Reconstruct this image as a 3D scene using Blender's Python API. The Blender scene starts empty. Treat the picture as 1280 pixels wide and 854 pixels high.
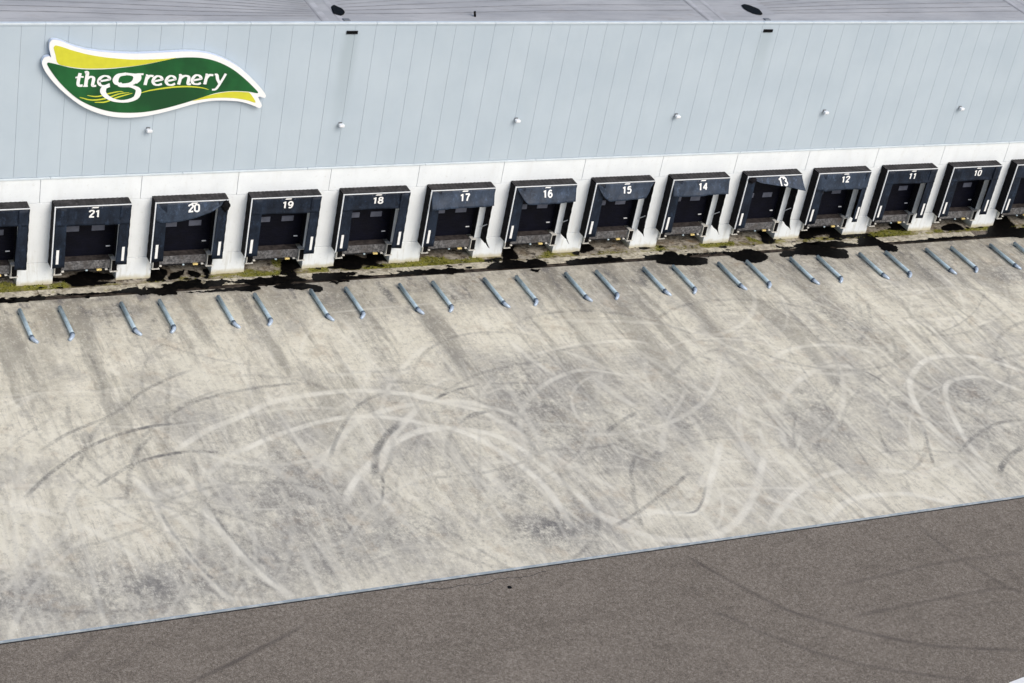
import bpy, bmesh, math, random
import numpy as np
from mathutils import Vector, Matrix
random.seed(7)
rng = np.random.default_rng(7)
scene = bpy.context.scene
col = scene.collection
# ------------------------------------------------------------------ camera
cd = bpy.data.cameras.new('camera'); cam = bpy.data.objects.new('camera', cd); col.objects.link(cam)
cr = Vector((0.892177, -0.415837, 0.176351)); cu = Vector((0.074853, 0.521146, 0.850179)); cf = Vector((0.44544, 0.74531, -0.496081))
cam.matrix_world = Matrix(((cr.x, cu.x, -cf.x, -18.62692), (cr.y, cu.y, -cf.y, -75.31526), (cr.z, cu.z, -cf.z, 44.90159), (0, 0, 0, 1)))
cd.sensor_width = 36; cd.lens = 2417.705/1280*36; cd.clip_start = 1; cd.clip_end = 6000
scene.camera = cam
# ------------------------------------------------------------------ light: thin bright overcast
SUN_EL, SUN_AZ = math.radians(42), math.radians(158)      # azimuth measured from +Y towards +X
w = bpy.data.worlds.new('World'); scene.world = w; w.use_nodes = True
nt = w.node_tree; bg = nt.nodes['Background']; sky = nt.nodes.new('ShaderNodeTexSky')
sky.sky_type = 'NISHITA'; sky.sun_disc = False; sky.sun_elevation = SUN_EL; sky.sun_rotation = SUN_AZ
sky.air_density = 1.0; sky.dust_density = 2.5; sky.ozone_density = 1.0
nt.links.new(sky.outputs[0], bg.inputs[0]); bg.inputs[1].default_value = 0.12
sd = bpy.data.lights.new('sun', 'SUN'); sun = bpy.data.objects.new('sun', sd); col.objects.link(sun)
sd.energy = 1.5; sd.angle = math.radians(38); sd.color = (1, .955, .885)
sdir = Vector((math.sin(SUN_AZ)*math.cos(SUN_EL), math.cos(SUN_AZ)*math.cos(SUN_EL), math.sin(SUN_EL)))
sun.rotation_euler = sdir.to_track_quat('Z', 'Y').to_euler(); sun.location = (20, -60, 80)
vs = scene.view_settings; vs.view_transform = 'Standard'; vs.look = 'None'; vs.exposure = 0.34; vs.gamma = 1; vs.use_curve_mapping = False
# ------------------------------------------------------------------ traced marks and outlines (world metres)

TYRE=[
(-0.7,0.3,[(-2.85,-15.83),(-1.72,-14.58),(-0.73,-13.73),(0.25,-12.99),(1.48,-12.35),(3.1,-11.9),(4.71,-11.87)]),
(-0.5,0.3,[(-1.64,-12.94),(-0.47,-12.01),(0.75,-11.35),(1.59,-10.97),(2.53,-10.3),(3.57,-9.32),(5.03,-8.45),(6.15,-7.98)]),
(-0.5,0.3,[(-0.48,-14.47),(-0.04,-13.51),(0.86,-11.88),(1.69,-10.92)]),
(-0.9,0.3,[(-0.01,-15.57),(1.55,-14.49),(2.83,-14.02),(4.11,-13.89),(4.99,-14.02),(5.74,-14.33)]),
(-0.35,0.3,[(3.74,-8.4),(3.48,-10.23),(3.4,-11.73)]),
(-0.3,0.25,[(2.83,-10.73),(3.65,-10.53),(4.66,-10.61)]),
(-0.5,0.25,[(1.12,-12.79),(1.14,-14.0)]),
(-0.5,0.35,[(0.86,-16.87),(1.28,-15.47),(1.8,-14.33),(2.37,-13.3),(3.08,-12.55)]),
(-0.5,0.3,[(3.92,-11.37),(5.29,-10.53),(6.75,-10.06),(8.45,-9.78),(10.49,-9.7)]),
(-0.3,0.25,[(0.07,-14.01),(1.22,-13.31),(1.98,-12.94)]),
(0.35,0.5,[(-3.44,-16.43),(-2.91,-15.75),(-2.57,-14.08),(-1.77,-13.13)]),
(0.4,0.45,[(-0.55,-14.59),(-1.05,-15.98),(-1.33,-16.97),(-1.7,-18.3)]),
(0.75,0.5,[(3.75,-13.69),(5.46,-12.52),(7.07,-11.82),(8.67,-11.0),(10.6,-10.68),(12.38,-10.65),(13.96,-10.95),(15.44,-11.54),(16.18,-12.07)]),
(0.45,0.5,[(7.1,-13.84),(5.78,-14.48),(4.09,-15.86),(2.44,-17.31)]),
(0.5,0.4,[(1.76,-16.64),(3.16,-16.23),(4.46,-16.27),(5.72,-16.72)]),
(0.6,0.5,[(1.43,-14.95),(1.87,-16.26),(2.22,-17.53)]),
(0.6,0.5,[(1.58,-14.98),(1.93,-16.61),(2.41,-17.7),(2.94,-19.1),(3.31,-19.94)]),
(0.65,0.5,[(1.84,-16.92),(1.97,-18.65),(2.36,-20.74),(2.73,-22.52),(3.2,-23.69)]),
(-0.6,0.25,[(1.95,-17.34),(2.09,-19.06),(2.44,-21.01),(2.84,-22.43),(3.08,-23.13)]),
(-0.4,0.25,[(2.19,-21.32),(2.48,-22.59),(2.92,-23.62)]),
(0.5,0.5,[(3.39,-14.62),(3.89,-16.24),(4.35,-17.41),(4.65,-17.73)]),
(0.8,0.6,[(3.58,-17.26),(3.95,-19.43),(4.38,-21.29),(4.8,-22.6),(5.24,-23.6)]),
(-0.6,0.2,[(3.93,-16.92),(3.99,-18.53),(4.35,-20.65),(4.7,-21.97),(5.02,-22.89)]),
(-0.6,0.25,[(4.08,-21.96),(4.47,-22.65),(4.81,-23.15)]),
(0.4,0.4,[(2.33,-17.42),(3.09,-16.76),(3.78,-16.08)]),
(0.35,0.4,[(5.13,-16.74),(5.39,-17.74),(5.25,-18.91)]),
(0.4,0.5,[(6.87,-14.53),(7.38,-16.05),(8.09,-17.44),(8.89,-18.28)]),
(0.55,0.5,[(9.19,-18.61),(10.53,-16.91),(12.22,-15.34)]),
(0.4,0.3,[(9.57,-15.74),(9.05,-17.62),(8.82,-18.67)]),
(0.3,0.35,[(9.27,-18.62),(9.92,-19.16),(10.49,-19.67)]),
(0.35,0.3,[(7.05,-11.89),(8.75,-11.56),(10.68,-11.72),(12.01,-12.1)]),
(0.85,0.45,[(6.27,-14.28),(7.81,-13.52),(9.61,-12.93),(11.27,-12.6),(13.03,-12.82),(14.23,-13.33),(15.36,-13.99),(15.74,-14.21)]),
(0.85,0.5,[(9.29,-18.35),(10.63,-16.65),(12.75,-14.91),(14.34,-14.2),(15.74,-14.21)]),
(0.6,0.5,[(8.33,-16.51),(9.82,-15.06),(11.57,-13.27),(13.18,-12.45),(14.71,-12.15),(15.25,-12.24)]),
(0.8,0.55,[(11.46,-16.8),(12.11,-15.61),(13.44,-13.89),(15.28,-12.16)]),
(0.5,0.5,[(9.68,-15.9),(10.55,-14.3),(11.62,-13.12),(12.54,-12.66)]),
(-0.5,0.3,[(9.8,-15.34),(10.7,-13.88),(11.96,-12.25),(13.03,-11.4),(13.8,-11.12)]),
(-0.9,0.5,[(11.19,-17.04),(11.51,-16.09),(12.07,-15.01),(12.89,-14.1),(13.73,-13.4)]),
(-0.6,0.15,[(10.81,-18.65),(11.32,-17.49),(11.55,-16.67)]),
(-0.7,0.25,[(15.82,-12.01),(16.93,-11.46),(18.48,-11.08)]),
(-0.55,0.25,[(16.1,-14.04),(17.02,-13.49),(18.34,-13.15)]),
(-0.4,0.2,[(14.43,-10.73),(15.16,-10.6)]),
(-0.7,0.35,[(13.87,-12.01),(14.33,-11.81)]),
(-0.5,0.3,[(15.83,-9.2),(16.17,-9.09)]),
(-0.45,0.7,[(15.87,-9.8),(15.91,-10.88)]),
(-0.3,0.2,[(10.53,-12.01),(10.88,-11.44),(11.22,-11.26)]),
(-0.5,0.3,[(9.15,-13.61),(9.47,-13.21)]),
(-0.85,0.4,[(10.4,-15.16),(10.61,-14.9)]),
(-0.75,0.4,[(12.56,-17.93),(12.78,-17.55)]),
(-0.7,0.5,[(7.45,-16.83),(7.66,-16.59)]),
(-0.6,0.4,[(7.2,-17.68),(7.3,-17.49)]),
(0.5,0.5,[(8.85,-12.04),(8.79,-13.24),(9.09,-14.63),(9.49,-15.72),(10.53,-16.91)]),
(0.4,0.5,[(6.84,-14.09),(7.43,-15.92),(8.1,-17.16),(8.93,-18.15)]),
(0.4,0.35,[(14.22,-10.53),(15.2,-9.78),(15.98,-9.31)]),
(0.6,0.4,[(16.04,-11.96),(17.51,-12.37),(18.46,-13.09)]),
(0.4,0.3,[(18.04,-12.29),(18.57,-11.55),(19.46,-10.69)]),
(-0.5,0.15,[(11.39,-17.64),(11.81,-18.77)]),
(-0.4,0.15,[(15.42,-15.6),(15.45,-16.8),(15.6,-18.14)]),
(0.8,0.45,[(13.92,-11.06),(14.87,-11.29),(15.76,-11.92),(17.21,-12.4),(18.31,-12.98),(19.23,-13.78)]),
(0.7,0.45,[(15.76,-11.92),(16.69,-12.47),(17.67,-13.12),(18.29,-14.1),(18.81,-15.28),(19.05,-16.4)]),
(0.9,0.5,[(12.64,-14.96),(13.84,-14.27),(15.36,-13.99),(16.38,-14.71),(17.14,-15.98),(17.75,-17.52),(18.08,-19.4),(17.91,-21.82)]),
(0.8,0.5,[(15.36,-13.99),(16.6,-14.43),(17.56,-15.06),(18.23,-16.1),(18.59,-17.37),(18.94,-18.62),(19.3,-19.99),(19.44,-21.01),(20.14,-21.84),(20.63,-22.7)]),
(0.5,0.4,[(19.32,-13.79),(18.84,-14.82),(18.48,-15.99),(18.23,-17.31)]),
(0.55,0.4,[(19.32,-13.79),(20.09,-12.79),(21.26,-11.82),(22.41,-11.15),(23.66,-10.74),(24.48,-10.78)]),
(0.6,0.35,[(19.26,-15.98),(19.72,-17.43),(20.08,-18.24),(20.03,-19.11)]),
(0.4,0.3,[(20.22,-15.21),(20.59,-17.43)]),
(0.4,0.3,[(18.88,-15.14),(19.78,-14.9)]),
(0.6,0.7,[(15.88,-16.88),(16.06,-17.94),(16.3,-19.42)]),
(0.5,0.4,[(24.2,-11.94),(24.7,-13.2),(25.17,-14.28)]),
(-0.5,0.25,[(16.38,-13.85),(17.3,-13.29),(18.34,-13.15)]),
(-0.5,0.3,[(22.53,-15.77),(23.44,-15.21),(24.9,-14.4)]),
(-0.4,0.25,[(19.52,-22.13),(20.98,-21.52)]),
(-0.4,0.2,[(11.36,-17.49),(11.76,-18.69),(12.26,-19.61),(13.07,-20.79)]),
(-0.3,0.3,[(10.55,-19.95),(10.11,-21.7)]),
(0.35,0.3,[(13.98,-15.05),(13.07,-16.81),(12.55,-18.28)]),
(-0.3,0.2,[(16.33,-15.46),(16.22,-16.35)]),
(0.5,0.35,[(22.01,-9.18),(23.81,-8.74),(25.62,-8.55),(27.55,-8.64),(28.54,-9.06)]),
(-0.35,0.3,[(22.87,-9.13),(24.89,-8.71)]),
(0.6,0.4,[(21.56,-7.69),(21.93,-9.35),(22.45,-11.07)]),
(0.35,0.4,[(24.79,-6.31),(26.59,-6.65),(28.63,-7.02),(30.55,-7.66),(32.4,-9.24)]),
(0.6,0.35,[(26.15,-10.86),(26.58,-12.66),(27.16,-13.94)]),
(0.5,0.4,[(24.23,-11.26),(24.67,-12.86),(25.21,-14.2)]),
(-0.4,0.3,[(22.8,-15.65),(23.74,-15.02),(24.99,-14.41)]),
(0.5,0.3,[(21.78,-11.39),(23.09,-10.83),(24.19,-10.73),(25.34,-11.17),(26.51,-11.79)]),
(-0.5,0.25,[(19.15,-11.15),(20.5,-11.28),(21.66,-11.63)]),
(0.4,0.3,[(25.42,-16.11),(26.37,-14.97),(27.45,-13.99),(28.36,-12.94)]),
(-0.4,0.25,[(26.51,-15.65),(26.54,-15.98),(27.47,-15.65)]),
(-0.3,0.3,[(31.13,-9.06),(32.3,-9.42)]),
(-0.4,0.3,[(30.24,-10.22),(31.31,-11.11)]),
(0.85,0.5,[(27.72,-17.3),(26.65,-18.68),(25.58,-20.0),(24.46,-21.41),(23.68,-21.9),(22.86,-21.79),(21.59,-21.28)]),
(-0.95,0.13,[(25.24,-20.24),(24.43,-21.26),(23.78,-21.81),(22.96,-21.79)]),
(0.5,0.4,[(30.53,-14.49),(29.47,-15.98),(28.62,-17.94),(28.47,-19.47)]),
(0.75,0.55,[(19.37,-20.78),(19.9,-21.93),(20.87,-22.95),(21.92,-23.47),(23.18,-23.62),(24.34,-23.3),(25.71,-22.51),(27.37,-20.93),(28.44,-19.62),(29.4,-18.39)]),
(0.6,0.45,[(31.32,-16.79),(30.64,-18.13),(30.27,-19.65),(30.33,-20.89)]),
(0.8,0.5,[(26.42,-23.65),(27.49,-22.57),(29.42,-21.32),(31.03,-20.63),(32.6,-20.38)]),
(0.5,0.3,[(26.05,-18.65),(28.39,-18.92),(30.22,-19.4),(31.33,-19.84)]),
(0.6,0.3,[(25.35,-20.55),(27.55,-20.82),(29.56,-21.27),(31.27,-21.9)]),
(0.5,0.5,[(24.46,-17.67),(25.13,-16.53),(26.1,-15.25)]),
(0.6,0.4,[(27.35,-21.3),(28.19,-22.27),(29.32,-23.58)]),
(0.5,0.35,[(25.81,-22.67),(26.41,-23.5)]),
(0.5,0.3,[(24.4,-19.93),(24.49,-20.83)]),
(-0.5,0.3,[(23.52,-17.35),(23.06,-17.73),(22.36,-18.66),(22.12,-19.21),(21.4,-20.82),(20.84,-22.67)]),
(-0.5,0.25,[(23.76,-17.08),(23.99,-18.5)]),
(-0.5,0.3,[(19.6,-22.15),(20.98,-21.52),(22.79,-20.51),(23.95,-19.85),(25.05,-19.15)]),
(-0.6,0.35,[(22.53,-15.77),(23.74,-15.02),(24.99,-14.41)]),
(0.6,0.4,[(33.83,-11.49),(35.37,-10.7),(36.83,-10.45),(38.21,-10.55),(39.37,-11.0),(40.24,-11.89)]),
(0.6,0.5,[(32.16,-15.27),(33.35,-14.08),(34.8,-13.08),(36.39,-12.42),(37.69,-12.43),(38.11,-12.87)]),
(-0.6,0.2,[(38.17,-12.78),(38.6,-13.21),(38.85,-13.89),(38.94,-14.62)]),
(0.5,0.3,[(38.94,-14.62),(39.13,-15.89),(39.08,-17.61)]),
(0.9,0.5,[(47.4,-14.47),(46.27,-13.26),(44.87,-12.57),(43.44,-12.46),(42.16,-12.83),(40.66,-13.99),(39.85,-15.12),(39.32,-16.45),(38.96,-18.27),(39.12,-19.79)]),
(0.85,0.45,[(46.03,-16.2),(45.47,-15.29),(44.56,-14.5),(43.2,-14.48),(42.11,-14.94),(41.16,-16.4),(40.44,-18.18),(39.96,-19.78),(39.69,-21.68)]),
(0.7,0.35,[(42.84,-9.76),(42.75,-11.5),(42.78,-13.02),(42.92,-14.52),(43.2,-15.48)]),
(0.7,0.35,[(44.99,-9.26),(44.71,-11.59),(44.7,-13.31),(45.29,-14.71)]),
(0.5,0.35,[(42.6,-16.1),(42.51,-17.84),(42.04,-20.48)]),
(0.4,0.4,[(40.35,-14.84),(41.07,-16.03)]),
(-0.8,0.2,[(40.63,-16.13),(41.01,-16.2)]),
(-0.6,0.3,[(39.11,-20.12),(40.67,-19.15),(42.59,-18.38),(44.19,-18.21)]),
(-0.75,0.45,[(39.88,-22.19),(40.52,-21.51),(41.49,-20.87),(42.8,-20.28)]),
(-0.3,0.2,[(37.36,-16.47),(38.49,-15.44),(39.35,-15.4)]),
(-0.7,0.25,[(38.54,-18.03),(37.89,-19.25),(37.06,-20.88)]),
(0.5,0.4,[(38.71,-17.55),(38.0,-19.1),(37.88,-20.06)]),
(-0.5,0.25,[(36.26,-17.47),(35.65,-18.85),(35.4,-20.02)]),
(-0.4,0.3,[(39.53,-16.83),(39.57,-18.88)]),
(-0.4,0.4,[(39.67,-8.53),(39.86,-9.54)]),
(-0.4,0.4,[(34.2,-15.43),(34.12,-17.11)]),
(0.5,0.45,[(31.04,-17.24),(30.51,-18.59),(30.39,-19.98)]),
(0.35,0.35,[(40.43,-9.62),(43.22,-9.22),(45.31,-9.0),(47.63,-9.42)]),
(0.8,0.5,[(29.28,-23.64),(30.88,-22.64),(32.37,-22.33),(34.39,-22.56),(35.17,-23.01),(36.14,-23.65)]),
(0.5,0.45,[(30.68,-17.98),(30.27,-19.49),(30.37,-20.67)]),
(0.6,0.45,[(33.78,-20.6),(35.46,-21.06),(36.65,-21.75)]),
(0.5,0.4,[(39.32,-20.16),(39.38,-21.62),(39.65,-22.94)]),
(-0.5,0.25,[(34.96,-21.44),(34.63,-22.53)]),
(-0.7,0.7,[(17.18,-1.75),(17.34,-2.49),(17.38,-3.21),(17.43,-4.04)]),
(-0.6,0.4,[(17.44,-1.42),(17.79,-1.52)]),
(-0.5,0.6,[(24.86,-3.14),(24.74,-4.1),(24.54,-5.52)]),
(-0.6,0.7,[(29.49,-1.73),(29.73,-2.66),(29.65,-3.79)]),
(-0.5,0.8,[(31.42,-1.7),(31.39,-2.86),(31.23,-4.24)]),
(-0.5,0.7,[(48.57,-3.16),(48.48,-4.12),(48.27,-5.46)]),
]
ROADMARK=[
(-0.8,0.3,[(21.82,-24.35),(22.64,-25.86),(23.37,-27.1),(24.25,-28.43),(25.11,-29.22),(26.32,-30.15),(27.61,-30.96),(28.95,-31.7),(30.64,-32.3),(32.84,-32.88)]),
(-0.6,0.3,[(20.9,-27.7),(21.76,-28.48),(22.34,-29.34),(23.42,-30.45),(24.32,-31.29),(25.79,-32.27),(27.99,-33.35),(29.79,-34.05)]),
(-0.6,0.3,[(33.5,-24.53),(33.64,-25.93),(34.05,-27.44),(34.78,-29.14),(35.33,-29.9)]),
(-0.5,0.3,[(27.14,-27.52),(29.87,-27.38),(32.47,-27.19),(35.21,-27.26),(37.17,-27.41)]),
(-0.6,0.3,[(26.8,-29.44),(29.46,-29.34),(31.69,-29.27),(33.44,-29.25),(34.68,-29.28),(35.44,-29.76)]),
(-0.4,0.3,[(35.54,-25.8),(35.54,-27.83),(35.66,-29.49)]),
(-0.3,0.3,[(31.41,-30.3),(32.87,-30.0),(34.9,-30.28)]),
(-0.9,0.3,[(0.17,-27.23),(1.23,-26.85),(2.11,-26.53),(3.05,-26.1),(4.09,-25.67),(5.28,-25.12)]),
(-0.5,0.35,[(-4.57,-25.5),(-3.65,-25.08),(-2.88,-24.62),(-2.06,-24.02)]),
(-0.35,0.3,[(-2.93,-26.13),(-1.65,-25.67),(-0.62,-25.0)]),
]
BLOBS=[(7.2, -18.4, 3, 3.5, 0.5), (1.0, -22.0, 3, 1.6, 0.75), (4.6, -21.0, 2, 2.5, 0.4), (6.6, -21.6, 3.5, 1.6, 0.5), (-1.2, -21.7, 1.5, 2, 0.6), (-4.4, -21.5, 2, 1.4, 0.6), (8.7, -20.3, 2, 1.3, 0.5), (17.0, -21.6, 2.0, 1.5, 0.95), (16.6, -18.9, 2, 2, 0.5), (16.3, -13.0, 2, 2, 0.35), (10.9, -20.8, 3, 1.5, 0.5), (14.3, -15.7, 2, 2, 0.2), (20.7, -10.2, 2, 1.6, 0.5), (20.6, -12.9, 1.6, 2.5, 0.6), (20.8, -15.5, 2, 3, 0.45), (24.1, -14.4, 4, 4, 0.3), (27.8, -14.2, 3, 3, 0.3), (23.5, -17.4, 2, 2, 0.4), (26.6, -15.8, 1.2, 1, 0.5), (22.3, -15.6, 2, 3, 0.4), (33.6, -15.8, 3, 4, 0.25), (40.2, -8.6, 2, 2.5, 0.5), (42.8, -15.8, 2, 2, 0.5), (38.6, -16.0, 2, 2, 0.35), (33.9, -15.9, 2, 3, 0.4), (42.5, -18.7, 3, 2, 0.35), (7.5, -17.0, 2.5, 3, 0.4), (7.5, -13.0, 4, 2.5, 0.25), (14.9, -8.1, 1, 4, 0.3), (17.8, -9.4, 1, 5, 0.25), (-2.2, -12.2, 5, 8, -0.8), (-3.4, -16.1, 3, 4, -0.7), (22.6, -6.8, 4, 2, -0.5), (29.0, -7.2, 3, 2, -0.3), (13.0, -7.8, 4, 3, -0.5), (14.1, -21.1, 4, 3, -0.3), (34.3, -22.7, 8, 2, -0.3), (46.2, -9.6, 10, 3, -0.3), (-1.2, -6.4, 3, 3, -0.4), (3.9, -2.7, 0.7, 0.5, 1.0), (3.1, -2.8, 0.8, 0.35, 0.7), (5.0, -2.8, 0.6, 0.5, 0.7), (2.4, -1.5, 1.6, 0.3, 0.8), (3.3, -1.6, 1.2, 0.25, 0.7), (14.4, -2.9, 0.8, 0.8, 0.6), (16.0, -1.5, 0.6, 0.3, 0.5), (19.5, -2.6, 0.7, 0.6, 0.5), (20.6, -2.7, 0.6, 0.5, 0.5), (20.6, -3.1, 1.0, 1.2, 0.7), (22.0, -2.3, 0.7, 0.6, 0.5), (26.4, -1.6, 1.0, 0.5, 0.8), (26.4, -2.6, 0.8, 0.8, 0.6), (32.6, -1.7, 0.9, 0.6, 0.6), (34.5, -3.2, 0.7, 0.8, 0.6), (33.0, -2.4, 1.5, 0.5, 0.4), (42.0, -3.0, 1.4, 1.0, 0.7), (42.6, -3.6, 1.0, 0.7, 0.6), (40.1, -2.8, 0.6, 0.5, 0.3), (45.7, -3.0, 0.8, 0.6, 0.5), (48.3, -2.7, 0.7, 0.4, 0.8), (49.8, -1.7, 1.3, 0.4, 0.6), (53.5, -5.3, 1.5, 1.2, 0.7), (50.5, -3.1, 0.8, 0.6, 0.5), (46.6, -2.9, 0.8, 0.6, 0.4)]
PUDDLE=[
[(-0.56,-1.05),(-0.34,-1.08),(-0.33,-1.24),(-0.52,-1.38),(-0.63,-1.4),(-0.96,-1.38),(-0.88,-1.04)],
[(-0.02,-1.12),(0.38,-1.06),(0.55,-1.03),(1.43,-1.08),(1.33,-1.37),(0.49,-1.29),(-0.07,-1.33)],
[(2.05,0.47),(2.81,0.44),(3.36,0.78),(3.85,0.89),(4.37,0.65),(4.9,0.42),(4.82,0.02),(3.97,0.01),(4.72,-0.25),(3.99,-0.39),(3.18,-0.41),(2.8,-0.3),(2.71,-0.01),(2.46,0.14),(1.97,0.12)],
[(1.59,-1.1),(2.23,-1.02),(3.93,-1.07),(4.62,-1.04),(5.13,-0.88),(5.69,-0.78),(5.85,-1.03),(6.13,-0.77),(5.92,-1.51),(5.6,-1.51),(5.53,-1.33),(4.47,-1.19),(3.32,-1.18),(2.1,-1.09),(1.58,-1.16)],
[(6.1,-0.95),(6.89,-0.94),(7.08,-0.67),(8.7,-0.46),(8.87,-0.89),(9.33,-0.6),(10.25,-0.77),(11.25,-0.72),(12.15,-0.65),(12.73,-0.6),(12.97,-0.63),(13.26,-0.7),(13.08,-1.2),(12.53,-1.35),(11.3,-1.31),(11.12,-1.29),(10.2,-0.94),(9.25,-1.23),(8.69,-1.28),(8.19,-1.16),(7.42,-1.35),(7.32,-1.68),(6.85,-1.68),(6.41,-1.56),(5.95,-1.5)],
[(7.6,-1.54),(8.8,-1.52),(10.17,-1.4),(11.05,-1.34),(11.46,-1.57),(10.87,-1.87),(10.31,-1.71),(8.75,-1.67)],
[(6.72,0.77),(7.25,0.95),(7.44,0.34),(7.16,-0.22),(6.39,-0.41)],
[(7.58,0.2),(8.38,0.46),(7.73,-0.29),(7.39,-0.25)],
[(8.49,0.45),(8.95,0.15),(8.81,-0.3),(8.43,0.04)],
[(9.29,0.47),(9.55,0.5),(9.3,-0.3),(9.08,-0.33)],
[(13.29,0.85),(14.2,0.87),(13.98,0.16),(13.58,-0.16),(13.47,-0.63),(12.83,-0.49),(12.98,0.04)],
[(13.67,0.98),(14.23,0.92),(14.06,0.45),(13.71,-0.0),(13.52,-0.7),(13.95,-1.12),(13.22,-1.21),(12.91,-1.2)],
[(12.07,-1.54),(12.48,-1.35),(12.84,-1.4),(13.46,-1.41),(14.15,-1.62),(14.36,-2.06),(14.14,-2.32),(13.86,-2.23),(13.82,-1.99),(13.02,-1.95),(12.69,-1.81),(12.2,-1.79)],
[(15.06,-1.55),(15.25,-1.47),(15.37,-1.59),(15.17,-1.7)],
[(15.79,0.49),(16.61,1.03),(17.05,0.98),(17.55,0.54),(17.86,1.01),(18.44,1.14),(18.82,0.9),(18.57,0.11),(18.37,0.26),(17.89,0.07),(18.26,-0.35),(17.75,-0.29),(17.19,-0.04),(16.93,-0.38),(16.44,-0.45),(16.05,-0.28),(15.66,0.08)],
[(14.34,-0.56),(15.22,-0.61),(16.54,-0.7),(16.37,-0.99),(15.97,-1.0),(17.18,-1.08),(17.16,-1.26),(16.05,-1.31),(14.39,-1.29),(14.23,-0.85)],
[(18.24,-0.97),(18.48,-1.12),(19.17,-0.89),(20.11,-0.88),(20.72,-0.88),(22.1,-1.0),(21.95,-1.37),(21.23,-1.43),(20.0,-1.3),(18.35,-1.26)],
[(23.38,-1.09),(24.09,-0.6),(24.52,-0.59),(25.21,0.76),(25.89,1.15),(26.16,1.12),(25.69,0.58),(25.56,-0.32),(25.0,-0.45),(25.51,-0.57),(25.76,-0.79),(26.08,-0.57),(26.58,-0.57),(26.82,-1.04),(26.5,-1.33),(25.17,-1.3),(23.92,-1.28)],
[(25.62,-1.54),(26.25,-1.55),(25.84,-1.82)],
[(27.99,-0.92),(29.01,-0.78),(30.54,-0.81),(31.28,-1.22),(29.83,-1.32),(29.28,-1.4),(28.08,-1.32)],
[(23.57,-0.35),(24.58,-0.14),(24.47,-0.45),(23.65,-0.49)],
[(29.58,0.63),(30.15,0.57),(30.1,0.04),(29.24,-0.2)],
[(32.95,0.06),(33.2,0.22),(33.26,0.02),(33.01,-0.14)],
[(32.66,-0.92),(33.37,-0.86),(33.77,-0.84),(34.12,-0.61),(34.55,-0.66),(34.7,-1.08),(35.28,-1.14),(35.25,-1.34),(36.01,-1.5),(36.01,-1.83),(35.54,-2.18),(34.28,-2.1),(33.28,-1.85),(32.96,-1.61),(33.08,-1.33),(32.54,-1.27)],
[(35.46,-0.96),(36.69,-0.99),(37.23,-1.0),(37.16,-1.13),(35.39,-1.09)],
[(37.3,-0.91),(38.22,-1.08),(38.92,-0.86),(39.53,-1.16),(39.85,-1.67),(39.5,-2.11),(38.64,-2.35),(37.84,-1.99),(37.52,-1.34)],
[(40.77,0.88),(41.67,1.0),(41.44,0.1),(41.03,-0.42),(40.42,-0.36),(40.68,0.32)],
[(40.99,-0.63),(41.43,-0.95),(42.17,-0.82),(42.64,-0.59),(43.97,-0.6),(45.26,-0.66),(45.44,-0.9),(45.99,-1.03),(45.69,-1.28),(43.77,-1.28),(44.74,-1.46),(44.99,-1.83),(44.51,-2.48),(43.63,-2.38),(42.73,-2.0),(41.55,-1.8),(41.09,-2.02),(40.67,-1.9),(40.69,-1.56),(41.19,-1.34),(41.84,-1.34),(42.15,-1.1),(41.05,-1.05)],
[(43.32,0.47),(44.38,1.08),(45.95,1.14),(46.25,0.82),(45.92,0.2),(45.57,-0.2),(44.77,-0.26),(45.12,0.14),(44.24,0.09),(43.36,-0.25),(42.98,-0.07)],
[(45.86,-0.01),(47.55,-0.04),(47.37,-0.31),(45.53,-0.26)],
[(46.87,-0.06),(47.62,-0.09),(47.85,-0.88),(48.33,-1.44),(48.46,-1.74),(47.98,-2.18),(47.32,-1.9),(47.28,-1.4),(46.45,-1.31),(46.1,-1.2)],
[(48.59,-1.18),(50.94,-1.07),(52.79,-0.97),(54.56,-1.01),(55.61,-0.82),(55.86,-0.63),(59.55,-0.55),(58.6,-1.74),(56.57,-1.37),(54.93,-1.24),(52.58,-1.25),(50.34,-1.3)],
[(49.71,1.05),(50.88,1.08),(50.79,0.64),(50.49,0.15),(49.59,0.24)],
[(52.93,0.2),(53.86,0.48),(54.3,0.21),(54.24,-0.23),(53.46,-0.3),(52.74,-0.18)],
[(56.83,0.64),(57.54,0.96),(58.23,1.12),(58.08,0.21),(58.01,-0.24),(57.65,-0.58),(55.72,-0.69),(56.3,0.01)],
]
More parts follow.
